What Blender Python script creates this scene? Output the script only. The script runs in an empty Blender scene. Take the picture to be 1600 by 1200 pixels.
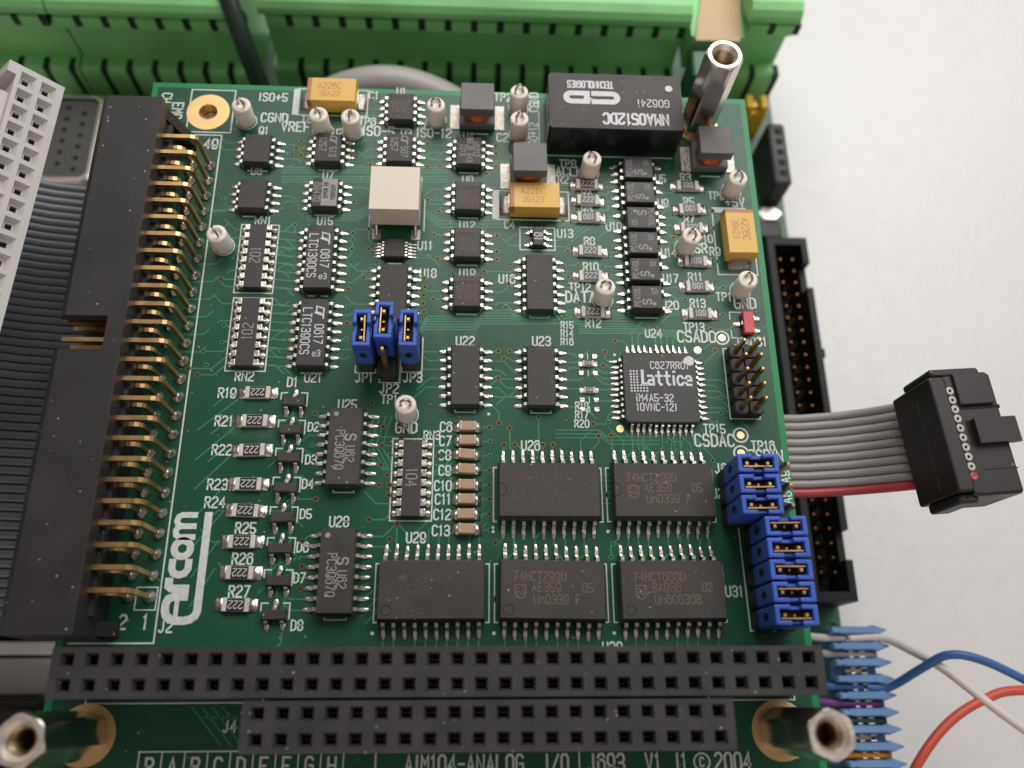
import bpy, bmesh, math, random
from mathutils import Vector, Matrix
random.seed(11)
S = 0.001                                  # everything below is measured in millimetres
sc = bpy.context.scene
R = math.radians

# ------------------------------------------------------------------ camera, world, lamps, exposure
cam_d = bpy.data.cameras.new("camera"); cam = bpy.data.objects.new("camera", cam_d)
sc.collection.objects.link(cam); sc.camera = cam
cam.location = (48.2366 * S, 8.3719 * S, 106.2402 * S)
cam.rotation_euler = (0.3582676, -0.0493343, -0.0053326)
cam_d.sensor_width = 36.0; cam_d.lens = 1327.55 / 1600 * 36
cam_d.clip_start = 0.002; cam_d.clip_end = 20
cam_d.dof.use_dof = True; cam_d.dof.focus_distance = 0.1115; cam_d.dof.aperture_fstop = 19.0
w = bpy.data.worlds.new("World"); sc.world = w; w.use_nodes = True
w.node_tree.nodes["Background"].inputs[0].default_value = (1.0, 0.88, 0.83, 1)
w.node_tree.nodes["Background"].inputs[1].default_value = 0.20
def area(name, loc, target, sx, sy, power, col):
    d = bpy.data.lights.new(name, 'AREA'); d.shape = 'RECTANGLE'; d.size = sx; d.size_y = sy
    d.energy = power; d.color = col
    o = bpy.data.objects.new(name, d); sc.collection.objects.link(o)
    o.location = loc
    o.rotation_euler = (Vector(target) - Vector(loc)).to_track_quat('-Z', 'Y').to_euler()
    return o
area("ceiling_light_panel", (0.16, 0.33, 0.30), (0.13, 0.18, -0.05), 0.46, 0.26, 2.05, (1.0, 0.985, 0.955))
area("side_fill_light", (0.55, 0.22, 0.45), (0.08, 0.06, 0), 0.35, 0.35, 0.25, (0.95, 0.98, 1.0))  # added weak lamp from the right, there only for its shading
area("room_light_behind_photographer", (0.03, -0.55, 0.38), (0.05, 0.06, 0), 0.9, 0.5, 1.15, (1.0, 0.87, 0.80))
sc.view_settings.view_transform = 'Standard'; sc.view_settings.look = 'None'
sc.view_settings.exposure = 0.0; sc.view_settings.gamma = 1.0; sc.view_settings.use_curve_mapping = False
sc.cycles.use_denoising = True; sc.cycles.max_bounces = 8

SILK=[('EMC',4.16,90.84,1.5,-90.0),('CH',2.36,93.1,1.4,-90.0),('49',9.79,85.12,1.6,0),('50',6.76,85.03,1.6,0),('ISO+5',17.97,93.76,1.4,0),('CGND',18.5,90.06,1.5,0),('VREF',21.74,88.55,1.6,0),('TP5',23.71,89.88,1.3,0),('TP6',32.25,89.81,1.3,0),('ISO-5',33.95,88.14,1.6,0),('C1',32.95,94.64,1.3,0),('U1',37.07,95.5,1.25,0),('ISO-12',42.22,88.06,1.5,0),('L1',41.42,89.3,1.25,0),('TP2',52.57,94.97,1.4,0),('CGND',57.27,94.18,1.35,90.0),('ISO+12',57.09,88.07,1.3,90.0),('C2',52.46,87.58,1.4,0),('Q1',17.13,87.72,1.25,0),('U2',28.02,87.73,1.25,0),('U3',38.13,87.93,1.25,0),('U4',47.39,87.65,1.25,0),('U6',16.79,80.68,1.25,0),('U7',27.13,80.21,1.25,0),('U8',47.39,80.01,1.25,0),('TP8',62.17,83.22,1.3,0),('ACLK',62.32,81.88,1.5,0),('R2',61.42,80.41,1.3,0),('R4',64.85,78.19,1.25,0),('R6',64.75,75.36,1.25,0),('R8',64.93,70.17,1.25,0),('R10',64.96,66.04,1.25,0),('R12',64.98,57.28,1.25,0),('R3',79.72,81.37,1.25,0),('R5',79.87,77.17,1.25,0),('R7',79.73,74.24,1.25,0),('R9',83.03,68.91,1.25,0),('R11',79.8,64.72,1.25,0),('R13',79.83,60.59,1.25,0),('TP9',84.07,78.27,1.25,0),('+5V',86.75,77.24,1.5,0),('TP10',81.35,70.97,1.25,0),('SR',81.02,69.39,1.5,0),('TP11',83.94,61.67,1.25,0),('GND',86.58,60.72,1.6,0),('TP12',63.3,62.77,1.25,0),('DATA',63.34,61.27,1.6,0),('U5',75.95,81.04,1.25,0),('U9',76.04,76.85,1.25,0),('U10',68.56,72.68,1.3,0),('U14',76.31,68.55,1.25,0),('U17',76.29,64.44,1.25,0),('U20',75.9,60.22,1.25,0),('U13',61.46,71.35,1.3,0),('C4',53.46,72.63,1.2,0),('U12',47.4,72.37,1.25,0),('U11',41.47,68.9,1.3,0),('U18',42.05,64.54,1.3,0),('U16',53.06,63.87,1.3,0),('U19',47.5,64.66,1.25,0),('U15',27.21,72.61,1.25,0),('RN1',18.51,72.4,1.25,0),('RN2',18.36,48.79,1.25,0),('U21',27.31,48.73,1.25,0),('JP1',34.03,48.82,1.3,0),('JP2',37.4,47.32,1.3,0),('JP3',40.46,48.91,1.3,0),('TP14',37.89,45.8,1.2,0),('GND',39.88,41.93,1.45,0),('RN3',43.23,40.92,1.1,0),('U22',47.37,54.31,1.3,0),('U23',57.75,54.47,1.3,0),('R15',61.33,56.93,0.98,0),('R14',61.3,55.68,0.98,0),('R16',61.26,54.44,0.98,0),('R18',62.97,45.2,1.0,0),('R17',62.92,43.95,1.0,0),('R20',62.88,42.7,1.0,0),('U24',73.27,55.88,1.2,0),('TP13',78.99,56.94,1.2,0),('CSADC',79.23,55.49,1.6,0),('TP15',80.54,42.17,1.2,0),('CSDAC',80.4,40.58,1.6,0),('TP16',86.84,39.85,1.3,0),('CSRIN',87.04,38.54,1.5,0),('J14',85.62,54.82,1.25,0),('DS1',87.87,54.86,1.25,0),('D1',24.68,48.06,1.25,0),('D2',27.91,41.9,1.15,0),('D3',27.92,37.52,1.15,0),('D4',27.76,34.34,1.15,0),('D5',27.82,30.5,1.15,0),('D6',27.76,26.36,1.15,0),('D7',27.67,22.64,1.15,0),('D8',27.82,17.07,1.15,0),('R19',16.37,46.43,1.3,0),('R21',16.39,42.56,1.3,0),('R22',16.58,38.7,1.3,0),('R23',16.53,34.19,1.3,0),('R24',16.48,31.9,1.3,0),('R25',20.59,28.7,1.3,0),('R26',20.6,24.93,1.3,0),('R27',20.62,21.03,1.3,0),('C6',45.04,42.07,1.25,0),('C7',45.0,40.16,1.25,0),('C8',44.96,38.26,1.25,0),('C9',45.0,36.22,1.25,0),('C10',44.8,34.21,1.25,0),('C11',44.84,32.47,1.25,0),('C12',44.81,30.5,1.25,0),('C13',44.69,28.48,1.25,0),('U25',32.08,45.02,1.25,0),('U28',32.01,29.55,1.25,0),('U29',41.62,27.59,1.25,0),('U26',56.07,39.65,1.25,0),('U27',80.59,33.44,1.25,0),('J6',80.9,36.76,1.25,0),('U31',81.13,21.07,1.25,0),('U30',65.63,14.42,1.25,0),('2',7.4,17.47,1.6,0),('1',10.0,17.46,1.6,0),('J2',12.46,16.95,1.3,0),('A9',89.27,35.7,1.3,90.0),('A8',89.19,32.98,1.3,90.0),('J4',21.14,5.92,1.2,0)]
VIAS=[(22.76,86.08),(22.14,84.8),(21.67,83.75),(22.9,83.56),(31.0,83.53),(33.1,82.26),(41.4,86.1),(41.39,82.16),(43.27,82.22),(51.51,86.12),(51.51,84.76),(51.51,82.46),(50.1,81.17),(32.66,93.68),(44.1,89.62),(22.9,74.61),(31.15,75.83),(41.68,76.43),(43.27,74.55),(33.49,71.41),(36.04,71.34),(33.57,68.18),(42.69,70.69),(51.64,70.77),(51.64,68.18),(43.31,66.87),(51.64,66.9),(49.85,64.98),(53.5,66.2),(33.15,63.63),(41.49,63.73),(41.65,62.41),(41.53,61.13),(41.5,59.85),(42.91,60.54),(53.33,63.09),(52.87,59.45),(41.65,58.57),(27.1,60.61),(31.17,61.84),(31.27,56.7),(51.87,52.89),(53.39,52.92),(52.63,51.85),(51.88,49.02),(63.2,78.09),(63.16,75.32),(58.44,72.64),(61.16,73.27),(61.75,68.54),(63.16,66.2),(61.72,64.34),(62.35,62.03),(83.21,75.62),(83.24,72.74),(81.3,56.64),(67.9,54.68),(66.39,53.0),(66.09,51.0),(63.02,50.6),(81.64,53.47),(87.83,59.77),(77.19,71.06),(35.25,45.35),(27.93,43.76),(36.87,42.01),(36.83,39.46),(36.81,36.9),(37.69,35.54),(36.73,34.28),(37.95,34.25),(37.95,32.94),(28.87,32.38),(35.66,29.81),(38.36,27.38),(39.21,29.24),(39.27,40.6),(44.09,38.13),(50.72,42.05),(50.75,36.27),(50.75,34.37),(50.76,32.5),(50.77,30.62),(51.94,42.7),(53.35,42.01),(52.61,39.71),(51.48,26.99),(27.66,27.15),(27.87,24.02),(64.41,42.67),(65.02,41.03),(66.72,41.15),(53.96,39.72),(57.72,39.76),(58.98,39.77),(65.79,33.16),(81.06,41.34),(13.67,63.04),(12.26,48.93),(10.9,49.8),(27.89,21.34),(51.49,20.11),(45.68,14.21),(48.25,14.21),(49.5,14.2)]
TENTED=[(81.71,46.52),(81.63,44.47),(74.42,40.3),(57.16,43.53),(66.38,42.96),(66.26,26.88),(65.98,25.28),(79.96,37.83),(27.89,39.42),(37.93,38.18),(50.79,40.13),(50.8,38.19),(50.84,28.59),(66.63,66.15),(83.28,67.28),(78.06,61.16),(83.27,58.95),(83.66,63.12),(63.24,60.36),(14.87,56.13),(14.9,53.6),(12.58,52.29),(13.23,50.35),(12.55,75.93),(31.23,70.68),(31.29,69.59),(31.27,68.18),(31.27,59.18),(31.28,54.38),(23.06,71.86)]
TRACES=[[(41.07,56.39),(42.15,57.95),(48.64,58.06),(49.51,58.95),(70.71,59.34)],[(40.82,55.99),(42.08,57.54),(48.64,57.66),(49.51,58.54),(70.68,58.92)],[(40.57,55.58),(42.0,57.14),(48.65,57.25),(49.52,58.14),(70.66,58.51)],[(40.33,55.18),(41.93,56.73),(48.65,56.85),(49.52,57.73),(70.64,58.1)],[(40.08,54.78),(41.85,56.33),(48.65,56.44),(49.52,57.32),(70.62,57.69)],[(39.84,54.38),(41.78,55.93),(48.66,56.04),(49.53,56.92),(70.59,57.28)],[(53.75,58.83),(58.63,58.92),(59.98,59.83)],[(53.75,58.44),(58.98,58.54),(60.33,59.54)],[(53.75,58.06),(59.32,58.15),(60.68,59.25)],[(53.75,57.67),(59.67,57.77),(61.03,58.97)],[(53.74,57.28),(60.01,57.39),(61.38,58.68)],[(63.01,56.77),(71.46,56.91),(72.5,56.35),(76.79,56.42)],[(63.0,56.42),(71.62,56.56),(72.48,56.06),(76.77,56.13)],[(62.99,56.07),(71.78,56.22),(72.47,55.77),(76.75,55.84)],[(62.97,55.72),(71.94,55.87),(72.45,55.48),(76.73,55.55)],[(59.38,41.78),(65.14,41.84),(66.12,40.97),(73.09,41.04)],[(59.37,41.26),(65.29,41.31),(66.35,40.45),(73.05,40.51)],[(59.36,40.73),(65.43,40.79),(66.58,39.92),(73.02,39.98)],[(73.89,40.34),(76.02,40.36),(75.95,39.49)],[(16.63,7.99),(20.36,3.9)],[(17.79,7.99),(21.5,3.89)],[(18.95,7.98),(22.65,3.88)],[(20.11,7.97),(23.8,3.87)],[(18.21,6.89),(21.97,6.86)],[(10.49,73.76),(13.08,73.83),(13.88,74.69)],[(10.25,70.9),(12.95,70.96),(13.75,71.81)],[(10.02,68.08),(12.83,68.15),(13.62,68.98)],[(9.8,65.31),(12.71,65.37),(13.49,66.19)],[(9.57,62.58),(12.59,62.65),(13.36,63.45)],[(9.35,59.9),(12.47,59.96),(13.24,60.75)],[(9.13,57.27),(12.36,57.32),(13.12,58.1)],[(8.92,54.67),(12.24,54.73),(13.0,55.49)],[(8.71,52.12),(12.13,52.17),(12.88,52.92)],[(17.87,45.56),(13.13,41.31)],[(17.79,41.71),(13.45,37.4)],[(17.71,37.95),(13.76,33.59)],[(17.64,34.28),(14.06,29.87)],[(17.56,30.69),(14.36,26.24)],[(17.49,27.19),(14.65,22.69)],[(17.42,23.77),(14.93,19.23)],[(24.56,74.12),(31.81,74.31),(32.85,75.19),(34.49,75.23)],[(24.59,73.76),(31.83,73.94),(32.87,74.81),(34.51,74.86)],[(24.62,73.39),(31.85,73.57),(32.89,74.44),(34.53,74.48)],[(24.65,73.02),(31.87,73.2),(32.91,74.07),(34.55,74.11)],[(24.68,72.65),(31.89,72.83),(32.93,73.7),(34.57,73.74)],[(20.31,81.33),(44.45,82.03)],[(20.35,80.89),(44.46,81.59)],[(20.39,80.46),(44.47,81.14)],[(20.45,79.8),(44.48,80.48)],[(20.49,79.37),(44.49,80.04)],[(20.53,78.94),(44.5,79.6)],[(40.91,75.07),(43.72,73.02),(53.83,73.27),(55.22,74.37)],[(40.93,74.54),(43.73,72.5),(53.83,72.74),(55.22,73.84)],[(40.95,74.01),(43.75,71.97),(53.82,72.21),(55.21,73.31)],[(61.16,70.6),(64.5,73.54),(68.7,73.64)],[(61.71,70.3),(65.04,73.23),(68.68,73.32)],[(62.25,70.0),(65.59,72.92),(68.67,73.0)],[(35.66,43.47),(34.61,39.97),(35.97,37.42),(37.25,36.17)],[(36.41,43.48),(35.36,39.72),(36.62,37.43),(37.58,36.17)],[(37.16,43.48),(36.11,39.47),(37.27,37.43),(37.9,36.17)],[(37.9,43.49),(36.86,39.22),(37.93,37.44),(38.23,36.17)],[(42.64,33.28),(44.61,35.38)],[(44.53,38.77),(46.97,41.13)],[(44.61,35.38),(45.8,37.08)],[(65.47,35.78),(67.3,35.8)],[(65.44,35.02),(67.27,35.04)],[(65.41,34.26),(67.23,34.28)],[(65.37,33.51),(67.19,33.52)],[(65.34,32.76),(67.16,32.77)],[(65.31,32.01),(67.12,32.02)],[(26.18,42.93),(27.92,41.81)],[(26.49,39.13),(28.2,38.04)],[(26.79,35.42),(28.48,34.35)],[(80.15,53.68),(83.05,56.13)],[(82.1,45.97),(83.26,44.44),(85.2,42.22)],[(35.69,20.21),(37.16,21.73)],[(35.78,18.7),(37.23,20.21)],[(35.86,17.21),(37.31,18.7)]]


# ------------------------------------------------------------------ materials
MATS = {}
def mat(name, col, rough=0.5, metal=0.0, spec=0.5, bump=0.0, bscale=900, var=0.0, vscale=60, dust=0.0, coat=0.0, stain=0.0):
    m = bpy.data.materials.new(name); m.use_nodes = True; nt = m.node_tree; b = nt.nodes["Principled BSDF"]
    b.inputs["Roughness"].default_value = rough; b.inputs["Metallic"].default_value = metal
    b.inputs["Specular IOR Level"].default_value = spec
    if coat: b.inputs["Coat Weight"].default_value = coat; b.inputs["Coat Roughness"].default_value = 0.12
    tc = nt.nodes.new("ShaderNodeTexCoord"); geo = nt.nodes.new("ShaderNodeNewGeometry")
    src = geo.outputs["Position"]
    cur = None
    def rgb(c):
        n = nt.nodes.new("ShaderNodeRGB"); n.outputs[0].default_value = (*c, 1); return n.outputs[0]
    cur = rgb(col)
    if var:
        n = nt.nodes.new("ShaderNodeTexNoise"); n.inputs["Scale"].default_value = vscale; n.inputs["Detail"].default_value = 5
        nt.links.new(src, n.inputs["Vector"])
        mr = nt.nodes.new("ShaderNodeMapRange"); mr.inputs[1].default_value = 0.3; mr.inputs[2].default_value = 0.7
        mr.inputs[3].default_value = 1 - var; mr.inputs[4].default_value = 1 + var
        nt.links.new(n.outputs["Fac"], mr.inputs[0])
        mx = nt.nodes.new("ShaderNodeMix"); mx.data_type = 'RGBA'; mx.blend_type = 'MULTIPLY'; mx.inputs[0].default_value = 1
        nt.links.new(cur, mx.inputs[6]); nt.links.new(mr.outputs[0], mx.inputs[7]); cur = mx.outputs[2]
        r2 = nt.nodes.new("ShaderNodeMapRange"); r2.inputs[1].default_value = 0.3; r2.inputs[2].default_value = 0.7
        r2.inputs[3].default_value = max(0.02, rough - 0.07); r2.inputs[4].default_value = min(1, rough + 0.07)
        nt.links.new(n.outputs["Fac"], r2.inputs[0]); nt.links.new(r2.outputs[0], b.inputs["Roughness"])
    if stain:      # dried flux and finger marks
        n = nt.nodes.new("ShaderNodeTexNoise"); n.inputs["Scale"].default_value = 75; n.inputs["Detail"].default_value = 6; n.inputs["Roughness"].default_value = 0.65
        nt.links.new(src, n.inputs["Vector"])
        mr = nt.nodes.new("ShaderNodeMapRange"); mr.inputs[1].default_value = 0.58; mr.inputs[2].default_value = 0.74; mr.inputs[3].default_value = 0; mr.inputs[4].default_value = stain
        nt.links.new(n.outputs["Fac"], mr.inputs[0])
        mx = nt.nodes.new("ShaderNodeMix"); mx.data_type = 'RGBA'
        nt.links.new(mr.outputs[0], mx.inputs[0]); nt.links.new(cur, mx.inputs[6]); nt.links.new(rgb((0.30, 0.36, 0.30)), mx.inputs[7]); cur = mx.outputs[2]
    if dust:
        v = nt.nodes.new("ShaderNodeTexVoronoi"); v.inputs["Scale"].default_value = 1000; v.inputs["Randomness"].default_value = 1
        nt.links.new(src, v.inputs["Vector"])
        sep = nt.nodes.new("ShaderNodeSeparateColor"); nt.links.new(v.outputs["Color"], sep.inputs[0])
        # speck radius differs from cell to cell; most cells hold none
        a = nt.nodes.new("ShaderNodeMapRange"); a.inputs[1].default_value = 1 - dust; a.inputs[2].default_value = 1.0
        a.inputs[3].default_value = 0.0; a.inputs[4].default_value = 0.125
        nt.links.new(sep.outputs[0], a.inputs[0])
        lt = nt.nodes.new("ShaderNodeMath"); lt.operation = 'LESS_THAN'
        nt.links.new(v.outputs["Distance"], lt.inputs[0]); nt.links.new(a.outputs[0], lt.inputs[1])
        ml = nt.nodes.new("ShaderNodeMath"); ml.operation = 'MULTIPLY'; ml.inputs[1].default_value = 0.55
        nt.links.new(lt.outputs[0], ml.inputs[0])
        mx = nt.nodes.new("ShaderNodeMix"); mx.data_type = 'RGBA'
        nt.links.new(ml.outputs[0], mx.inputs[0]); nt.links.new(cur, mx.inputs[6]); nt.links.new(rgb((0.55, 0.53, 0.50)), mx.inputs[7]); cur = mx.outputs[2]
    nt.links.new(cur, b.inputs["Base Color"])
    if bump:
        n = nt.nodes.new("ShaderNodeTexNoise"); n.inputs["Scale"].default_value = bscale; n.inputs["Detail"].default_value = 3
        nt.links.new(src, n.inputs["Vector"])
        bp = nt.nodes.new("ShaderNodeBump"); bp.inputs["Strength"].default_value = bump; bp.inputs["Distance"].default_value = 0.0002
        nt.links.new(n.outputs["Fac"], bp.inputs["Height"]); nt.links.new(bp.outputs[0], b.inputs["Normal"])
    MATS[name] = m
    return m
mat("solder_mask", (0.011, 0.078, 0.041), 0.36, spec=0.36, var=0.20, vscale=45, dust=0.5, bump=0.10, bscale=500, stain=0.16)
mat("mask_over_copper", (0.042, 0.215, 0.108), 0.34, spec=0.35, var=0.10, vscale=90, dust=0.2)
mat("mask_border", (0.014, 0.215, 0.080), 0.4, spec=0.35, var=0.1, vscale=200)
mat("gold_shaded", (0.20, 0.095, 0.04), 0.4, 1.0)  # gold darkened to put the shade on sunken pins and contacts into the colour
mat("gap_shade_green", (0.008, 0.026, 0.014), 0.5)  # near-black green that paints the shaded gap between terminal blocks
mat("bracket_white", (0.82, 0.82, 0.80), 0.5, var=0.05, vscale=90)
mat("board_edge", (0.012, 0.20, 0.06), 0.5, var=0.15, vscale=300)
mat("silkscreen", (0.62, 0.66, 0.62), 0.55, var=0.12, vscale=1500)
mat("tin", (0.62, 0.585, 0.54), 0.32, 1.0, bump=0.35, bscale=1600, var=0.10, vscale=1500)
mat("solder", (0.60, 0.565, 0.52), 0.33, 1.0, bump=0.6, bscale=1400, var=0.12, vscale=1200)
mat("pad_tin", (0.47, 0.44, 0.395), 0.52, 1.0, bump=0.7, bscale=2200, var=0.1, vscale=900)
mat("gold", (0.58, 0.375, 0.17), 0.36, 1.0, var=0.10, vscale=500)
mat("gold_pad", (0.74, 0.52, 0.25), 0.50, 1.0, var=0.12, vscale=350)
mat("bare_gold", (0.95, 0.78, 0.42), 0.35, 1.0)
mat("via_rim", (0.10, 0.10, 0.035), 0.45, 0.5)
mat("hole_dark", (0.004, 0.004, 0.004), 0.8)
mat("chip_black", (0.037, 0.0345, 0.034), 0.50, spec=0.5, bump=0.14, bscale=5000, var=0.14, vscale=160, dust=0.55)
mat("chip_matt", (0.047, 0.043, 0.041), 0.58, spec=0.45, bump=0.16, bscale=5000, var=0.16, vscale=160, dust=0.6)
mat("chip_band", (0.075, 0.060, 0.048), 0.6)
mat("chip_mark", (0.004, 0.004, 0.004), 0.6)
mat("black_plastic", (0.022, 0.020, 0.021), 0.50, spec=0.5, bump=0.09, bscale=3500, var=0.18, vscale=120, dust=0.55)
mat("socket_plastic", (0.034, 0.031, 0.034), 0.55, spec=0.5, bump=0.14, bscale=2500, var=0.22, vscale=260, dust=0.4)
mat("glossy_black", (0.012, 0.012, 0.013), 0.22, var=0.1, vscale=200, dust=0.2)
mat("print_white", (0.62, 0.63, 0.65), 0.6, var=0.10, vscale=2500)
mat("print_grey", (0.30, 0.30, 0.30), 0.65, var=0.15, vscale=2500)
mat("print_dim", (0.150, 0.118, 0.088), 0.65, var=0.2, vscale=2500)
mat("print_faint", (0.088, 0.064, 0.054), 0.65, var=0.2, vscale=2500)
mat("print_tan", (0.40, 0.20, 0.03), 0.6, var=0.2, vscale=2500)
mat("ceramic_white", (0.80, 0.745, 0.665), 0.45, var=0.06, vscale=400, bump=0.1, bscale=1500)
mat("cream_plastic", (0.72, 0.64, 0.54), 0.55, var=0.03, vscale=300, bump=0.12, bscale=2200)
mat("wire_steel", (0.40, 0.375, 0.35), 0.25, 1.0, var=0.1, vscale=900)
mat("tantalum", (0.68, 0.40, 0.075), 0.42, var=0.06, vscale=300, bump=0.1, bscale=2500)
mat("tantalum_band", (0.40, 0.15, 0.03), 0.45, var=0.1, vscale=300)
mat("ferrite", (0.115, 0.112, 0.112), 0.50, var=0.12, vscale=250, bump=0.15, bscale=2500)
mat("copper_wire", (0.52, 0.13, 0.035), 0.28, 0.75, var=0.2, vscale=1500)
mat("resistor_top", (0.022, 0.021, 0.023), 0.35, var=0.1, vscale=500)
mat("alumina", (0.62, 0.58, 0.53), 0.5, var=0.1, vscale=900)
mat("cap_tan", (0.42, 0.275, 0.175), 0.45, var=0.08, vscale=500)
mat("cap_end", (0.50, 0.44, 0.38), 0.42, 0.6, var=0.1, vscale=900)
mat("diode_red", (0.55, 0.035, 0.055), 0.35, var=0.1, vscale=700)
mat("shunt_blue", (0.042, 0.110, 0.50), 0.42, spec=0.5, var=0.10, vscale=300, bump=0.06, bscale=2000)
mat("hex_nickel", (0.62, 0.58, 0.54), 0.20, 1.0, var=0.12, vscale=250, bump=0.06, bscale=500)
mat("nickel_lit_top", (0.78, 0.72, 0.66), 0.46, 1.0, var=0.10, vscale=900, bump=0.2, bscale=2500)  # same metal as the hex sides, lightened so the top looks lit
mat("brass", (0.42, 0.33, 0.20), 0.3, 1.0)
mat("terminal_green", (0.240, 0.600, 0.225), 0.42, var=0.14, vscale=70, bump=0.06, bscale=800)
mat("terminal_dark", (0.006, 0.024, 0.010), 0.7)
mat("carrier_mask", (0.030, 0.115, 0.055), 0.4, var=0.25, vscale=60, dust=0.2)
mat("grey_socket", (0.50, 0.485, 0.47), 0.5, var=0.05, vscale=150, bump=0.05, bscale=900)
mat("ribbon_dark", (0.115, 0.125, 0.140), 0.30, var=0.15, vscale=90)
mat("ribbon_grey", (0.33, 0.315, 0.31), 0.42, var=0.08, vscale=120)
mat("ribbon_red", (0.46, 0.055, 0.070), 0.40, var=0.10, vscale=120)
mat("idc_black", (0.020, 0.0165, 0.016), 0.45, var=0.12, vscale=150, bump=0.08, bscale=1500, dust=0.1)
mat("mta_blue", (0.17, 0.31, 0.56), 0.35, var=0.08, vscale=150)
mat("wire_white", (0.68, 0.63, 0.60), 0.45, var=0.05, vscale=80)
mat("wire_blue", (0.035, 0.13, 0.36), 0.40, var=0.08, vscale=80)
mat("wire_red", (0.58, 0.085, 0.05), 0.42, var=0.08, vscale=80)
mat("wire_violet", (0.16, 0.04, 0.22), 0.42)
mat("wire_green", (0.02, 0.085, 0.055), 0.42)
mat("wire_orange", (0.62, 0.26, 0.02), 0.42)
mat("wire_grey", (0.36, 0.35, 0.33), 0.42)
mat("wire_black", (0.012, 0.015, 0.013), 0.4)
mat("tape", (0.55, 0.40, 0.22), 0.6, var=0.08, vscale=80)
mat("yellow_plastic", (0.72, 0.44, 0.01), 0.45, var=0.1, vscale=200)
mat("shell_metal", (0.72, 0.68, 0.62), 0.34, 1.0, var=0.08, vscale=90)
mat("black_shaded", (0.009, 0.009, 0.010), 0.55, spec=0.3)  # black plastic darkened to paint in the shadow over the carrier header
mat("insert_grey", (0.065, 0.065, 0.063), 0.55)
mat("table_white", (0.655, 0.655, 0.65), 0.36, spec=0.5, var=0.018, vscale=260, bump=0.40, bscale=650, dust=0.12)

# ------------------------------------------------------------------ mesh helpers
class MB:
    def __init__(s): s.v = []; s.f = []; s.smooth = []
    def add(s, vs, fs, sm=False):
        o = len(s.v); s.v += [tuple(v) for v in vs]; s.f += [tuple(i + o for i in f) for f in fs]; s.smooth += [sm] * len(fs); return s
    def box(s, x0, x1, y0, y1, z0, z1):
        return s.add([(x0,y0,z0),(x1,y0,z0),(x1,y1,z0),(x0,y1,z0),(x0,y0,z1),(x1,y0,z1),(x1,y1,z1),(x0,y1,z1)],
                     [(3,2,1,0),(4,5,6,7),(0,1,5,4),(1,2,6,5),(2,3,7,6),(3,0,4,7)])
    def loft(s, rings, caps=True, sm=False):
        n = len(rings[0]); o = len(s.v); s.v += [tuple(p) for r in rings for p in r]
        for k in range(len(rings) - 1):
            for i in range(n):
                j = (i + 1) % n
                s.f.append((o+k*n+i, o+k*n+j, o+(k+1)*n+j, o+(k+1)*n+i)); s.smooth.append(sm)
        if caps:
            s.f.append(tuple(o + i for i in reversed(range(n)))); s.smooth.append(False)
            s.f.append(tuple(o + (len(rings)-1)*n + i for i in range(n))); s.smooth.append(False)
        return s
    def rects(s, lv, cx=0, cy=0, c=0.0):
        def ring(hx, hy, z):
            if c: return [(cx-hx+c,cy-hy,z),(cx+hx-c,cy-hy,z),(cx+hx,cy-hy+c,z),(cx+hx,cy+hy-c,z),(cx+hx-c,cy+hy,z),(cx-hx+c,cy+hy,z),(cx-hx,cy+hy-c,z),(cx-hx,cy-hy+c,z)]
            return [(cx-hx,cy-hy,z),(cx+hx,cy-hy,z),(cx+hx,cy+hy,z),(cx-hx,cy+hy,z)]
        return s.loft([ring(*l) for l in lv])
    def cbox(s, x0, x1, y0, y1, z0, z1, c=0.15):
        hx, hy = (x1-x0)/2, (y1-y0)/2
        return s.rects([(hx-c*.5,hy-c*.5,z0),(hx,hy,z0+c*.5),(hx,hy,z1-c),(hx-c*.35,hy-c*.35,z1-c*.35),(hx-c,hy-c,z1)], (x0+x1)/2, (y0+y1)/2, c*.9)
    def lathe(s, prof, n=20, cx=0, cy=0, caps=True, sm=True):
        return s.loft([[(cx+r*math.cos(2*math.pi*i/n), cy+r*math.sin(2*math.pi*i/n), z) for i in range(n)] for r, z in prof], caps, sm)
    def disc(s, cx, cy, z, r, n=14): 
        return s.add([(cx+r*math.cos(2*math.pi*i/n), cy+r*math.sin(2*math.pi*i/n), z) for i in range(n)], [tuple(range(n))])
    def annulus(s, cx, cy, z, r0, r1, n=24):
        vs = [(cx+r*math.cos(2*math.pi*i/n), cy+r*math.sin(2*math.pi*i/n), z) for r in (r0, r1) for i in range(n)]
        return s.add(vs, [(i, n+i, n+(i+1)%n, (i+1)%n) for i in range(n)])
    def prism(s, prof, y0, y1):      # (x, z) outline, counter-clockwise seen from -y, swept along y
        n = len(prof)
        return s.loft([[(x,y1,z) for x,z in prof],[(x,y0,z) for x,z in prof]])
    def tube(s, pts, r, n=8, sq=False):
        pts = [Vector(p) for p in pts]; rings = []; up = None
        for i, p in enumerate(pts):
            t = (pts[min(i+1,len(pts)-1)] - pts[max(i-1,0)]).normalized()
            if up is None:
                up = Vector((0,0,1)) if abs(t.z) < 0.9 else Vector((0,1,0))
            up = (up - t*up.dot(t)).normalized(); sd = t.cross(up)
            if sq: rings.append([p + sd*a*r + up*b*r for a, b in ((1,-1),(1,1),(-1,1),(-1,-1))])
            else: rings.append([p + (sd*math.cos(2*math.pi*k/n) + up*math.sin(2*math.pi*k/n))*r for k in range(n)])
        return s.loft(rings, True, not sq)
    def xf(s, M): s.v = [tuple(M @ Vector(v)) for v in s.v]; return s
    def mesh(s, name):
        me = bpy.data.meshes.new(name); me.from_pydata([(x*S, y*S, z*S) for x,y,z in s.v], [], s.f)
        me.polygons.foreach_set("use_smooth", s.smooth); me.update(); return me

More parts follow.
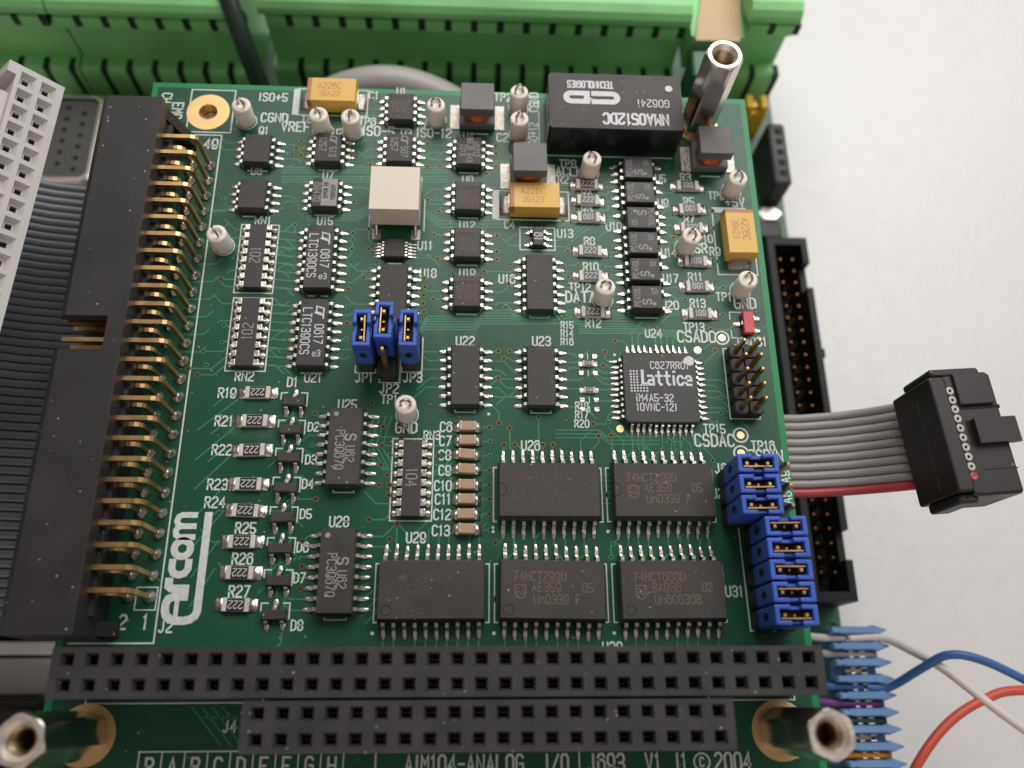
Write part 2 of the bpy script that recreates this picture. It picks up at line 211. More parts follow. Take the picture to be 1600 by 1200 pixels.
def obj(name, mesh, material, parent=None, loc=(0,0,0), rz=0.0, label=None):
    if isinstance(mesh, MB): mesh = mesh.mesh(name)
    if material and not mesh.materials: mesh.materials.append(MATS[material])
    o = bpy.data.objects.new(name, mesh); sc.collection.objects.link(o)
    o.location = [c*S for c in loc]; o.rotation_euler = (0, 0, rz); o.parent = parent
    if label: o["label"] = label
    return o
def empty(name, loc=(0,0,0), rz=0.0):
    o = bpy.data.objects.new(name, None); sc.collection.objects.link(o); o.empty_display_size = 0.004
    o.location = [c*S for c in loc]; o.rotation_euler = (0,0,rz); return o
def tag(o, label, cat, group=None):
    o["label"] = label; o["category"] = cat
    if group: o["group"] = group
    return o

# stroke lettering on a 4 x 6 grid
G = {'A':"002640 1232",'B':"00063645443303 3342413000",'C':"4536160501103041",'D':"00062645412000",'E':"46060040 0333",'F':"460600 0333",
'G':"45361605011030414323",'H':"0006 4046 0343",'I':"2026",'J':"3631201001",'K':"0006 4602 1340",'L':"060040",'M':"0006234640",'N':"00064046",
'O':"163645413010010516",'P':"00063645443303",'Q':"163645413010010516 2240",'R':"00063645443303 2340",'S':"453616050413334241301001",'T':"0646 2620",
'U':"060110304146",'V':"062046",'W':"0610243046",'X':"0046 0640",'Y':"062346 2320",'Z':"06460040",'0':"163645413010010516",'1':"152620",
'2':"0516364544010040",'3':"05163645443313 334241301001",'4':"30360242",'5':"460603334241301001",'6':"4536160501103041433404",'7':"064610",
'8':"13040516364544331302011030414233",'9':"0110304145361605031242",'+':"2125 0343",'-':"0343",'/':"0046",'e':"024243341403011040",'i':"2024 2626",
'n':"0004 0314344340",'|':"2026",'#':"1016 3036 0242 0444",'.':"2020",'a':"14344340 43130211014142",'t':"2621304 0444",'c':"4334140301103041",'L':"060040"}
G['t'] = "26213040 0444"; G['a'] = "0434433010011242"; G['a'] = "04344340 4313021030 "; G['a'] = "0434434010010213 43"
G['a'] = "04344340 42120110404"; G['a'] = "04344340 421201104041"
WIDE = {'I':0.45,'1':0.62,'i':0.45,'|':0.5,'.':0.4,'-':0.85}
def stroke(mb, pts, wd, z, closed=False):
    P = []
    for q in pts:
        if not P or (Vector(q[:2]) - P[-1]).length > 1e-6: P.append(Vector(q[:2]))
    if len(P) == 1: P.append(P[0] + Vector((wd*0.6, 0)))
    if closed or (len(P) > 3 and (P[0]-P[-1]).length < 1e-6):
        if (P[0]-P[-1]).length < 1e-6: P.pop()
        closed = True
    n = len(P); h = wd/2; Lp = []; Rp = []
    for i in range(n):
        a = P[i-1] if (i > 0 or closed) else None; b = P[(i+1) % n] if (i < n-1 or closed) else None
        d0 = (P[i]-a).normalized() if a is not None else None; d1 = (b-P[i]).normalized() if b is not None else None
        if d0 is None: d0 = d1
        if d1 is None: d1 = d0
        t = d0 + d1
        t = t.normalized() if t.length > 1e-3 else d0
        nrm = Vector((-t.y, t.x)); k = max(0.45, nrm.dot(Vector((-d1.y, d1.x))))
        e = Vector((0,0))
        if not closed and i == 0: e = -d1*h*0.7
        if not closed and i == n-1: e = d0*h*0.7
        Lp.append(P[i]+e+nrm*h/k); Rp.append(P[i]+e-nrm*h/k)
    vs = [(p.x,p.y,z) for p in Lp] + [(p.x,p.y,z) for p in Rp]
    mb.add(vs, [(i, n+i, n+(i+1)%n, (i+1)%n) for i in range(n if closed else n-1)])
def text_width(s, h): return sum((WIDE.get(c,1.0)*0.62+0.30)*h for c in s) - 0.30*h
def text(mb, s, x, y, h, rot=0, z=0.03, wd=None, sx=1.0, anchor=0.5):
    sx *= 0.75
    wd = wd or h*0.15; ca, sa = math.cos(R(rot)), math.sin(R(rot)); W = text_width(s, h)*sx
    u = -W*anchor; k = 0
    for ch in s:
        wc = WIDE.get(ch,1.0)*0.62*h*sx
        for st in G.get(ch, "").split():
            pts = []
            for i in range(0, len(st)-1, 2):
                gx, gy = int(st[i]), int(st[i+1])
                px = u + (gx/4*wc if ch not in 'Ii|1.' else (gx-2)/4*0.62*h*sx + wc/2); py = (gy/6-0.5)*h
                pts.append((x + px*ca - py*sa, y + px*sa + py*ca))
            stroke(mb, pts, wd, z + 0.003*(k % 3)); k += 1
        u += wc + 0.30*h*sx
def rect_line(mb, x0, x1, y0, y1, wd=0.16, z=0.03): stroke(mb, [(x0,y0),(x1,y0),(x1,y1),(x0,y1)], wd, z, True)
def arc(cx, cy, r, a0, a1, n=10): return [(cx+r*math.cos(R(a0+(a1-a0)*i/n)), cy+r*math.sin(R(a0+(a1-a0)*i/n))) for i in range(n+1)]

# ------------------------------------------------------------------ setting: table top
TZ = -56.0
tb = MB().add([(-2500,-2500,TZ),(2500,-2500,TZ),(2500,2500,TZ),(-2500,2500,TZ)], [(0,1,2,3)])
o = obj("tabletop", tb, "table_white"); o["kind"] = "structure"; o["label"] = "plain white worktop under the stacked boards"

# ------------------------------------------------------------------ main circuit board
BW, BH = 90.17, 95.885
HOLES = [(5.08,5.08),(85.09,5.08),(8.70,90.76),(82.2,90.76)]
board = empty("circuit_board")
tag(board, "green analog input output circuit board crowded with chips and white print", "circuit board")
bm = bmesh.new(); edges = []; loops = []
def loop(pts):
    vs = [bm.verts.new((x*S,y*S,0)) for x,y in pts]; loops.append(vs)
    for i in range(len(vs)): edges.append(bm.edges.new((vs[i], vs[(i+1)%len(vs)])))
loop([(0,0),(BW,0),(BW,BH),(0,BH)])
for hx, hy in HOLES: loop([(hx+1.35*math.cos(2*math.pi*i/24), hy+1.35*math.sin(2*math.pi*i/24)) for i in range(24)])
bmesh.ops.triangle_fill(bm, use_beauty=True, use_dissolve=False, edges=edges, normal=(0,0,1))
top = list(bm.faces)
for vs in loops:
    lo = [bm.verts.new(v.co - Vector((0,0,1.6*S))) for v in vs]
    for i in range(len(vs)):
        f = bm.faces.new((vs[i], lo[i], lo[(i+1)%len(vs)], vs[(i+1)%len(vs)])); f.material_index = 1 if vs is loops[0] else 2
me = bpy.data.meshes.new("board_panel"); bm.to_mesh(me); bm.free()
for k in ("solder_mask","board_edge","gold_pad"): me.materials.append(MATS[k])
obj("board_panel", me, None, board)
bd = MB(); e_ = .85
for x0, x1, y0, y1 in ((.02,e_,.02,BH-.02),(BW-e_,BW-.02,.02,BH-.02),(e_,BW-e_,.02,e_*.8),(e_,BW-e_,BH-e_,BH-.02)): bd.add([(x0,y0,.004),(x1,y0,.004),(x1,y1,.004),(x0,y1,.004)], [(0,1,2,3)])
obj("bare_border", bd, "mask_border", board)
for i, (hx, hy) in enumerate(HOLES):
    obj("mounting_pad", MB().annulus(hx, hy, 0.035, 1.36, 3.40 if i < 2 else 3.15, 40), "gold_pad", board)

FEET = []
LEADS = {}
def lead_mesh(key, w, x0, z0, x1, x2, pad, padw):
    """gull-wing lead: leaves the body at x0/z0, shoulder to x1, foot to x2, solder fillet to pad"""
    if key in LEADS: return LEADS[key]
    th = 0.20; b = MB()
    xs = x0 + (x1-x0)*0.45
    prof = [(x0,z0),(xs,z0),(x1-0.05,0.06),(x2,0.05),(x2,0.05+th),(x1+0.10,0.06+th),(xs+0.14,z0+th),(x0,z0+th)]
    n = len(prof)
    b.prism(prof, -w/2, w/2)
    # fillet of solder round the foot
    r = []
    for x, hw, h in ((x1-0.15, padw*0.35, 0.05),(x1+0.12, padw*0.5, 0.11),(x2, padw*0.5, 0.15),((x2+pad)/2, padw*0.48, 0.12),(pad-0.08, padw*0.36, 0.06),(pad, padw*0.2, 0.03)):
        r.append([(x,-hw,0.012),(x,hw,0.012),(x,hw*0.55,h),(x,-hw*0.55,h)])
    b.loft(r, True, True)
    LEADS[key] = m = b.mesh("lead"); m.materials.append(MATS["tin"]); return m
def place_leads(chip, key, spots, rot, spec):
    """spots: (x, y, angle) of the lead root in chip space"""
    m = lead_mesh(key, *spec)
    c = chip.location/S; cr = chip.rotation_euler.z
    for x, y, a in spots:
        obj("lead", m, None, chip, (x, y, 0), a)
        ca, sa = math.cos(a), math.sin(a); px, py = x+ca*spec[5], y+sa*spec[5]
        FEET.append((c.x+px*math.cos(cr)-py*math.sin(cr), c.y+px*math.sin(cr)+py*math.cos(cr), a+cr))
BODIES = {}
def body(hx, hy, h, z0=0.1, mid=None, draft=0.12, c=0.0):
    k = (hx, hy, h)
    if k not in BODIES:
        mid = mid or z0 + (h-z0)*0.5
        BODIES[k] = MB().rects([(hx-draft*0.8,hy-draft*0.8,z0),(hx,hy,mid-0.05),(hx,hy,mid+0.08),(hx-draft,hy-draft,h-0.06),(hx-draft-0.07,hy-draft-0.07,h)], 0, 0, c).mesh("chip_body")
    return BODIES[k].copy() if False else BODIES[k]
def lettering(chip, items, h, m="print_grey"):
    groups = {}
    for it in items: groups.setdefault(it[5] if len(it) > 5 else m, []).append(it)
    for mm, its in groups.items():
        b = MB()
        for it in its:
            if callable(it[0]): it[0](b, it[1], it[2], it[3], it[4], h+0.012)
            else: text(b, it[0], it[1], it[2], it[3], it[4], h+0.012, it[3]*0.118)
        obj("lettering", b, mm, chip)
def LTlogo(b, x, y, h, rot, z):      # slanted T-in-L emblem
    ca, sa = math.cos(R(rot)), math.sin(R(rot))
    f = lambda u, v: (x+(u*ca-v*sa)*h, y+(u*sa+v*ca)*h)
    stroke(b, [f(-.45,.42),f(-.72,-.42),f(-.02,-.42)], h*.15, z); stroke(b, [f(-.45,.42),f(.85,.42)], h*.17, z+.003); stroke(b, [f(.42,.40),f(.10,-.55)], h*.22, z+.006); stroke(b, [f(-.02,-.42),f(.16,.2)], h*.10, z+.009)
def ADlogo(b, x, y, h, rot, z):
    rect_line(b, x-h*.45, x+h*.45, y-h*.45, y+h*.45, h*.16, z); stroke(b, [(x-h*.2,y+h*.22),(x+h*.2,y+h*.22),(x,y-h*.2)], h*.16, z+.003, True)
def Sharp(b, x, y, h, rot, z): text(b, "S", x, y, h*1.15, rot, z, h*.2, 1.25)
def Dot(b, x, y, h, rot, z): b.disc(x, y, z, h*.5, 14)
def Shield(b, x, y, h, rot, z):
    stroke(b, [(x-.75*h,y+h),(x+.75*h,y+h),(x+.75*h,y-.1*h)] + arc(x,y-.1*h,.75*h,0,-180,10)[1:], h*.16, z, True)
    stroke(b, [(x-.6*h,y-.1*h),(x-.2*h,y+.12*h),(x+.2*h,y-.32*h),(x+.6*h,y-.1*h)], h*.16, z+.003)
    for sx, sy in ((-.4,.62),(.4,.62),(-.35,-.5),(.38,.2)): b.disc(x+sx*h, y+sy*h, z+.006, h*.14, 8)
def TIlogo(b, x, y, h, rot, z): b.add([(x-.9*h,y+.1*h,z),(x-.3*h,y-.5*h,z),(x+.3*h,y-.5*h,z),(x+.7*h,y+.2*h,z),(x+.1*h,y+.5*h,z),(x-.2*h,y+.5*h,z)], [(0,1,2,3,4,5)])
def Bars(b, x, y, h, rot, z): rect_line(b, x-h*.5, x+h*.5, y-h*.45, y+h*.45, h*.12, z); stroke(b, [(x-h*.2,y),(x+h*.2,y)], h*.1, z+.003); stroke(b, [(x-h*.2,y+h*.2),(x+h*.2,y+h*.2)], h*.1, z+.003)

SO8 = (0.44, 1.90, 0.86, 2.48, 3.00, 3.62, 0.66)
def so_chip(name, label, x, y, nper, hy, marks, top=1.62, pitch=1.27, spec=SO8, hx=1.95, key="so", m="chip_black", band=False, mm="print_grey", notch=True):
    ch = obj(name, body(hx, hy, top), m, board, (x, y, 0), 0, label)
    sp = []
    for k in range(nper):
        yy = (k-(nper-1)/2)*pitch
        sp += [(0, yy, 0.0), (0, yy, math.pi)]
    place_leads(ch, key, sp, 0, spec)
    if band: obj("pin_one_band", MB().box(-hx+.2, hx-.2, hy-0.95, hy-.2, top+.002, top+.012), "chip_band", ch)
    elif notch: obj("pin_one_mark", MB().annulus(-hx+0.75, hy-0.55, top+.006, .30, .40, 16), "chip_mark", ch)
    if marks: lettering(ch, marks, top, mm)
    return ch
E8 = 2.45
v = -90
so_chip("eight_pin_chip", "blank eight-pin black chip marked Q1 beside the gold mounting pad", 16.9, 83.5, 4, E8, None, m="chip_matt")
so_chip("eight_pin_chip", "faintly marked eight-pin chip U6 below Q1", 17.0, 75.86, 4, E8, [("S4042",.35,0,.8,v),("C8",-.8,.6,.8,v)], m="chip_matt", mm="print_faint")
so_chip("eight_pin_chip", "eight-pin chip printed 1257 and 513", 27.05, 83.9, 4, E8, [(LTlogo,.75,1.35,.95,v),("513",.75,-.75,.95,v),("1257",-.75,.55,.95,v)])
ad = so_chip("eight_pin_chip", "eight-pin chip printed 68470 with a pale sticker", 27.15, 76.3, 4, E8, [("68470",-1.1,0,.95,v)])
obj("sticker", MB().box(-.45, 1.75, -2.2, 2.25, 1.625, 1.66), "print_grey", ad)
stk = MB(); text(stk, "AD586A", 1.15, 0, .62, v, 1.675, .10); text(stk, "#946", .1, -.2, .62, v, 1.675, .10); ADlogo(stk, .1, 1.3, .6, 0, 1.675)
obj("sticker_lettering", stk, "chip_mark", ad)
so_chip("eight_pin_chip", "eight-pin chip printed 1257 and 507", 37.35, 84.2, 4, E8, [(LTlogo,.75,1.35,.95,v),("507",.75,-.75,.95,v),("1257",-.75,.55,.95,v)])
so_chip("eight_pin_chip", "faintly marked eight-pin chip U1 near the far board edge", 37.25, 91.5, 4, E8, [("P0402",.9,0,.8,v),("LF3E",0,0,.8,v),("C535",-.9,0,.8,v)], m="chip_matt", mm="print_dim")
so_chip("eight_pin_chip", "eight-pin chip printed AD712 JR 443 2213", 47.5, 84.0, 4, E8, [("AD712",1.05,.25,.85,v),(ADlogo,.15,1.7,.85,0),("JR",.1,.55,.8,v),("443",.1,-1.25,.8,v),("2213",-.85,.05,.8,v)])
for yy, lab in ((76.36,"U8"),(68.74,"U12"),(61.15,"U19")):
    so_chip("eight_pin_chip", "eight-pin chip %s printed TL032C with a brown band" % lab, 47.48, yy, 4, E8, [("TL032C",1.0,-.3,.72,v),("4C48U",.05,-.3,.72,v),("D5YX",-.9,-.3,.78,v)], m="chip_matt", band=True, mm="print_dim")
for yy, lab in ((66.05,"U15"),(54.68,"U21")):
    so_chip("sixteen_pin_chip", "sixteen-pin chip %s printed LTC1390CS 0617" % lab, 27.05, yy, 8, 4.95,
            [(LTlogo,.8,2.9,1.15,v),("0617",.85,-.35,1.15,v),("LTC1390CS",-.85,.1,1.15,v),("e3",.75,-3.1,.85,0)], mm="print_white")
so_chip("fourteen_pin_chip", "blank fourteen-pin chip U18 behind the blue jumpers", 37.45, 60.86, 7, 4.3, None, m="chip_matt")
so_chip("fourteen_pin_chip", "blank fourteen-pin chip U16 below the framed five-pin part", 57.55, 62.7, 7, 4.3, None, m="chip_matt")
so_chip("fourteen_pin_chip", "blank fourteen-pin chip U22 right of the blue jumpers", 47.45, 48.85, 7, 4.3, None, m="chip_matt")
so_chip("fourteen_pin_chip", "blank fourteen-pin chip U23 left of the square chip", 57.5, 48.85, 7, 4.3, None, m="chip_matt")
for yy, lab in ((38.85,"U25"),(23.28,"U28")):
    so_chip("optocoupler_chip", "sixteen-pin chip %s printed PC3Q67Q U62" % lab, 32.3, yy, 8, 5.15,
            [("PC3Q67Q",-.55,-.55,1.1,v),(Sharp,.75,1.1,1.1,v),("U62",.75,-1.1,1.1,v),(Dot,-1.25,4.2,.65,0)], top=2.05, hx=2.2, spec=(0.44,2.15,1.0,2.75,3.35,3.95,0.66), key="mf", m="chip_matt", notch=False)
# six five-pin optocouplers standing edge to edge
for i, yy in enumerate((81.45,77.28,73.06,69.0,64.78,60.45)):
    fl = -1 if i == 2 else 1
    ch = obj("optocoupler_chip", body(2.2, 1.82, 2.05), "chip_black", board, (72.28, yy, 0), 0 if fl > 0 else math.pi, "five-pin chip printed PC410L, %s from the far end of the row of six" % ("first","second","third","fourth","fifth","sixth")[i])
    place_leads(ch, "mf", [(0,1.27,math.pi),(0,0,math.pi),(0,-1.27,math.pi),(0,1.27,0),(0,-1.27,0)], 0, (0.44,2.15,1.0,2.75,3.35,3.95,0.66))
    lettering(ch, [("PC410L",-1.35,0,.78,90),(Sharp,-.05,-.75,1.0,90),(Dot,.95,-1.05,.5,0),("SD",1.1,.85,.72,90)], 2.05)
def wide_chip(label, x, y, marks, mm, notch=True):
    key = "wide"
    if key not in BODIES: BODIES[key] = MB().rects([(6.3,3.6,.12),(6.42,3.75,1.0),(6.42,3.75,1.15),(6.30,3.42,2.42),(6.22,3.34,2.5)]).mesh("chip_body")
    ch = obj("twenty_pin_chip", BODIES[key], "chip_matt", board, (x, y, 0), 0, label)
    place_leads(ch, "wd", [((k-4.5)*1.27, 0, a) for k in range(10) for a in (math.pi/2, -math.pi/2)], 0, (0.44,3.70,1.02,4.45,5.15,5.75,0.62))
    if notch:
        b = MB(); stroke(b, arc(-6.22, 0, .85, -90, 90, 10), .13, 2.512); obj("pin_one_mark", b, "chip_mark", ch)
    else: obj("pin_one_mark", MB().annulus(-5.3, -2.4, 2.508, .55, .66, 18), "chip_mark", ch)
    lettering(ch, marks, 2.5, mm)
PH = lambda a, b_, c, d: [(a,-1.6,1.55,1.05,0),(b_,-.8,.25,1.05,0),(c,.5,-1.15,1.05,0),(d,4.2,.25,1.05,0),(Shield,-3.9,-.35,.85,0)]
wide_chip("twenty_pin chip U26 with worn brown print Un60602C".replace("twenty_pin","twenty-pin"), 58.2, 33.25, PH("74HCT423D","BW753","Un60602C","18"), "print_faint")
wide_chip("twenty-pin chip U27 with worn print 74HCT299D beside the upper blue jumpers", 72.7, 33.3, PH("74HCT299D","AE359","Un0339 F","05"), "print_dim")
wide_chip("twenty-pin chip with faint print 62E5K4K LS245", 43.8, 20.97, [(TIlogo,-3.4,1.35,.75,0),("62E5K4K",.2,1.35,1.05,0),("LS245",-1.9,-.05,1.05,0),(Bars,-3.4,-1.35,.9,0)], "print_faint", False)
wide_chip("twenty-pin chip printed 74HCT299D AE359 in the near row", 58.35, 20.97, PH("74HCT299D","AE359","Un0339 F","05"), "print_dim", False)
wide_chip("twenty-pin chip printed 74HCT688D BA936", 72.93, 20.97, PH("74HCT688D","BA936","Un60630B","02"), "print_dim", False)
# square quad flat chip
q = obj("quad_flat_chip", MB().rects([(4.8,4.8,.15),(5.0,5.0,.7),(5.0,5.0,.8),(4.93,4.93,1.35),(4.88,4.88,1.4)], 0, 0, .35), "chip_black", board, (73.45, 47.5, 0), 0, "square quad flat chip printed Lattice with a white paint dot")
place_leads(q, "qf", [(*(Vector(((k-5)*.8, 0)) if a in (1,3) else Vector((0,(k-5)*.8))), a*math.pi/2) for k in range(11) for a in range(4)], 0, (0.36,4.9,.72,5.35,5.95,6.55,0.46))
b = MB()
text(b, "C627RR01", 1.35, 3.1, 1.0, 0, 1.412, .13); text(b, "iM4A5-32", -.95, -1.55, 1.0, 0, 1.412, .14); text(b, "10VNC-12I", -.75, -2.85, 1.0, 0, 1.412, .14)
text(b, "L", -1.95, 1.35, 1.9, 0, 1.412, .40, 1.0); text(b, "attice", 1.25, 1.25, 1.85, 0, 1.412, .32, .86)
for i in range(8):
    for j in range(6):
        if i < 5 and j > 2: continue
        cx, cy = -3.95+j*.42, 2.2-i*.40; b.add([(cx-.12,cy-.12,1.412),(cx+.12,cy-.12,1.412),(cx+.12,cy+.12,1.412),(cx-.12,cy+.12,1.412)], [(0,1,2,3)])
obj("lettering", b, "print_white", q)
pd = MB(); pts = [(4.05+(.72+random.uniform(-.08,.08))*math.cos(a*.393), 3.75+(.72+random.uniform(-.08,.08))*math.sin(a*.393)) for a in range(16)]
pd.loft([[(x,y,1.40) for x,y in pts],[(4.05+(x-4.05)*.85,3.75+(y-3.75)*.85,1.45) for x,y in pts]]); obj("paint_dot", pd, "print_white", q)
# ten-pin small chip
t10 = obj("ten_pin_chip", body(1.5, 1.5, 1.0), "chip_matt", board, (37.28, 67.95, 0), 0, "tiny ten-pin chip U11 in front of the cream relay")
place_leads(t10, "ms", [(0,(k-2)*.5,a) for k in range(5) for a in (0, math.pi)], 0, (.24,1.45,.5,1.85,2.45,3.05,.3))
# framed five-pin part
s5 = obj("five_pin_chip", body(.85, 1.5, 1.1), "chip_black", board, (57.5, 70.2, 0), 0, "small five-pin part printed 19 inside a white frame")
place_leads(s5, "st", [(0,1.0,0),(0,0,0),(0,-1.0,0),(0,1.0,math.pi),(0,-1.0,math.pi)], 0, (.40,.8,.5,1.15,1.5,2.1,.55))
lettering(s5, [("I9",0,0,1.15,90)], 1.1, "print_white")
# diodes D1-D8
for i, yy in enumerate((45.1,41.3,37.5,33.7,29.9,26.05,22.15,18.2)):
    d = obj("diode", body(1.5, .68, 1.05), "chip_matt", board, (25.15, yy, 0), 0, "three-pin black diode D%d next to the resistor column" % (i+1))
    place_leads(d, "sot", [(-.95,0,-math.pi/2),(.95,0,-math.pi/2),(0,0,math.pi/2)], 0, (.46,.6,.5,.95,1.25,1.95,.85))
# red three-pin diode
d = obj("diode", MB().rects([(.72,1.55,.1),(.80,1.7,.5),(.74,1.62,1.0),(.66,1.54,1.06)]), "diode_red", board, (86.55, 57.35, 0), 0, "small red three-pin light emitting diode")
place_leads(d, "sot", [(0,.95,0),(0,-.95,0),(0,0,math.pi)], 0, (.46,.6,.5,.95,1.25,1.95,.85))
gr = MB(); 
for yy in (-.55,.55): gr.box(-.74,.74,yy-.06,yy+.06,1.0,1.075)
rect_line(gr,-.22,.22,-.25,.25,.09,1.075); obj("moulding_mark", gr, "diode_red", d)

# chip resistors
RT = MB().box(-1.02,1.02,-.74,.74,.60,.66).mesh("resistive_top"); RT.materials.append(MATS["resistor_top"])
RE = MB().cbox(-.27,.27,-.80,.80,.04,.67,.06).mesh("end_cap"); RE.materials.append(MATS["alumina"])
RB = MB().box(-1.45,1.45,-.78,.78,.05,.60).mesh("chip_resistor"); RB.materials.append(MATS["alumina"])
SJ = MB().loft([[(-.32,-.88,.01),(-.32,.88,.01),(-.32,.82,.36),(-.32,-.82,.36)],[(.02,-.90,.01),(.02,.90,.01),(.02,.80,.17),(.02,-.80,.17)],[(.42,-.90,.01),(.42,.90,.01),(.42,.80,.13),(.42,-.80,.13)],[(.72,-.88,.01),(.72,.88,.01),(.72,.76,.05),(.72,-.76,.05)]],True,True).mesh("solder_joint"); SJ.materials.append(MATS["solder"])
def resistor(x, y, code, rot, ref):
    r = obj("chip_resistor", RB, None, board, (x, y, 0), 0, "surface resistor %s printed %s" % (ref, code))
    obj("resistive_top", RT, None, r)
    for s in (-1, 1):
        obj("end_cap", RE, None, r, (s*1.33,0,0)); obj("solder_joint", SJ, None, r, (s*1.92,0,0), 0 if s > 0 else math.pi)
        FEET.append((x+s*2.4, y, 0 if s > 0 else math.pi))
    bb = MB(); text(bb, code, 0, 0, .88, rot, .672, .10); obj("lettering", bb, "print_white", r)
RES = [(64.85,79.4,"222",180,"R2"),(64.9,76.75,"222",0,"R4"),(64.9,73.9,"681",0,"R6"),(64.9,68.4,"222",0,"R8"),(64.8,64.4,"222",0,"R10"),(64.95,58.8,"222",180,"R12"),
 (79.8,79.6,"681",180,"R3"),(79.85,75.6,"681",0,"R5"),(79.85,72.5,"222",0,"R7"),(79.87,67.1,"681",180,"R9"),(79.9,63.05,"681",0,"R11"),(79.9,58.8,"681",180,"R13")]
for i, (rf, yy) in enumerate((("R19",46.4),("R21",42.55),("R22",38.6),("R23",34.2),("R24",30.85),("R25",26.95),("R26",23.2),("R27",19.4))): RES.append((20.5,yy,"222",180,rf))
for a in RES: resistor(*a)
# small 0603 parts and empty pads near U23
def pad_pair(x, y, fitted):
    for s in (-1,1):
        obj("solder_pad", MB().loft([[(s*.95-.42,-.42,.01),(s*.95+.42,-.42,.01),(s*.95+.42,.42,.01),(s*.95-.42,.42,.01)],[(s*.95-.3,-.28,.13),(s*.95+.3,-.28,.13),(s*.95+.3,.28,.13),(s*.95-.3,.28,.13)]],True,True), "solder", board, (x,y,0))
    if fitted:
        r = obj("chip_resistor", MB().cbox(-.75,.75,-.40,.40,.05,.45,.05), "alumina", board, (x,y,0), 0, "tiny resistor printed 330 beside U23, %s one" % fitted)
        obj("resistive_top", MB().box(-.5,.5,-.36,.36,.45,.49), "resistor_top", r)
        bb = MB(); text(bb, "330", 0, 0, .45, 0, .50, .06); obj("lettering", bb, "print_white", r)
for yy, f in ((52.3,None),(51.15,"upper"),(49.85,None),(47.35,"lower"),(46.0,None),(44.7,None)): pad_pair(64.0, yy, f)
# ceramic capacitors C6-C13 and C2
CB = MB().cbox(-.86,.86,-.63,.63,.06,1.15,.10).mesh("ceramic_capacitor"); CB.materials.append(MATS["cap_tan"])
CE = MB().cbox(-.17,.17,-.655,.655,.04,1.18,.10).mesh("end_cap"); CE.materials.append(MATS["cap_end"])
CJ = MB().loft([[(-.32,-.70,.01),(-.32,.70,.01),(-.32,.62,.60),(-.32,-.62,.60)],[(.05,-.72,.01),(.05,.72,.01),(.05,.60,.34),(.05,-.60,.34)],[(.52,-.70,.01),(.52,.70,.01),(.52,.5,.06),(.52,-.5,.06)]],True,True).mesh("solder_joint"); CJ.materials.append(MATS["solder"])
for i, yy in enumerate((41.95,40.1,38.2,36.25,34.25,32.35,30.45,28.55)):
    c = obj("ceramic_capacitor", CB, None, board, (47.85, yy, 0), 0, "tan ceramic capacitor C%d in the column of eight" % (i+6))
    for s in (-1,1): obj("end_cap", CE, None, c, (s*.93,0,0)); obj("solder_joint", CJ, None, c, (s*1.38,0,0), 0 if s > 0 else math.pi); FEET.append((47.85+s*1.9, yy, 0 if s > 0 else math.pi))
c = obj("ceramic_capacitor", CB, None, board, (55.4, 85.55, 0), 0, "pinkish ceramic capacitor C2 half under an inductor")
for s in (-1,1): obj("end_cap", CE, None, c, (s*.93,0,0)); obj("solder_joint", CJ, None, c, (s*1.38,0,0), 0 if s > 0 else math.pi)
# resistor networks
SK = MB()
NT = MB().cbox(-.36,.36,-.46,.46,.05,1.02,.08).mesh("terminal"); NT.materials.append(MATS["tin"])
NS = MB().lathe([(.50,.012),(.44,.16),(.26,.26),(.05,.29)], 12).mesh("solder_joint"); NS.materials.append(MATS["solder"])
for (x, y, code, rot, lab) in ((18.25,66.35,"102",-90,"RN1"),(18.35,54.87,"102",90,"RN2"),(40.85,35.03,"104",-90,"RN3")):
    r = obj("resistor_network", MB().cbox(-1.28,1.28,-4.95,4.95,.06,1.0,.08), "chip_black", board, (x,y,0), 0, "black resistor network %s printed %s in a white frame" % (lab, code))
    for k in range(8):
        for s in (-1,1):
            obj("terminal", NT, None, r, (s*1.50,(k-3.5)*1.27,0)); obj("solder_joint", NS, None, r, (s*2.12,(k-3.5)*1.27,0)); FEET.append((x+s*2.5,y+(k-3.5)*1.27, 0 if s > 0 else math.pi))
    bb = MB(); text(bb, code, 0, 0, 1.35, rot, 1.012, .13); obj("lettering", bb, "print_grey", r)
    rect_line(SK, x-2.62, x+2.62, y-5.36, y+5.36, .17)
# tantalum capacitors
def tantalum(x, y, rz, lab):
    t = obj("tantalum_capacitor", MB().rects([(3.45,2.0,.15),(3.6,2.14,1.35),(3.6,2.14,1.5),(3.52,2.06,2.82),(3.45,1.99,2.9)]), "tantalum", board, (x,y,0), rz, lab)
    obj("polarity_band", MB().rects([(.30,2.157,1.45),(.30,2.075,2.835),(.28,2.0,2.912)], -3.25, 0).box(-3.62,-3.55,-2.1,2.1,1.5,2.7), "tantalum_band", t)
    for s in (-1,1):
        obj("solder_pad", MB().loft([[(s*4.0-.95,-1.7,.01),(s*4.0+.95,-1.7,.01),(s*4.0+.95,1.7,.01),(s*4.0-.95,1.7,.01)],[(s*3.7-.5,-1.3,.30),(s*3.7+.5,-1.3,.30),(s*3.7+.5,1.3,.30),(s*3.7-.5,1.3,.30)]],True,True), "pad_tin", t)
        obj("end_tab", MB().box(s*3.64-.06,s*3.64+.06,-1.1,1.1,.15,1.3), "tin", t)
    bb = MB(); text(bb, "A226C", -.3, .65, 1.05, 0, 2.912, .10); text(bb, "39A23", -.3, -.75, .9, 0, 2.912, .08); obj("lettering", bb, "print_tan", t)
tantalum(27.15, 93.2, 0, "yellow tantalum capacitor C1 at the far board edge")
tantalum(57.0, 75.85, 0, "yellow tantalum capacitor C4 in front of an inductor")
tantalum(86.2, 70.7, -math.pi/2, "yellow tantalum capacitor standing lengthwise by the long board edge")
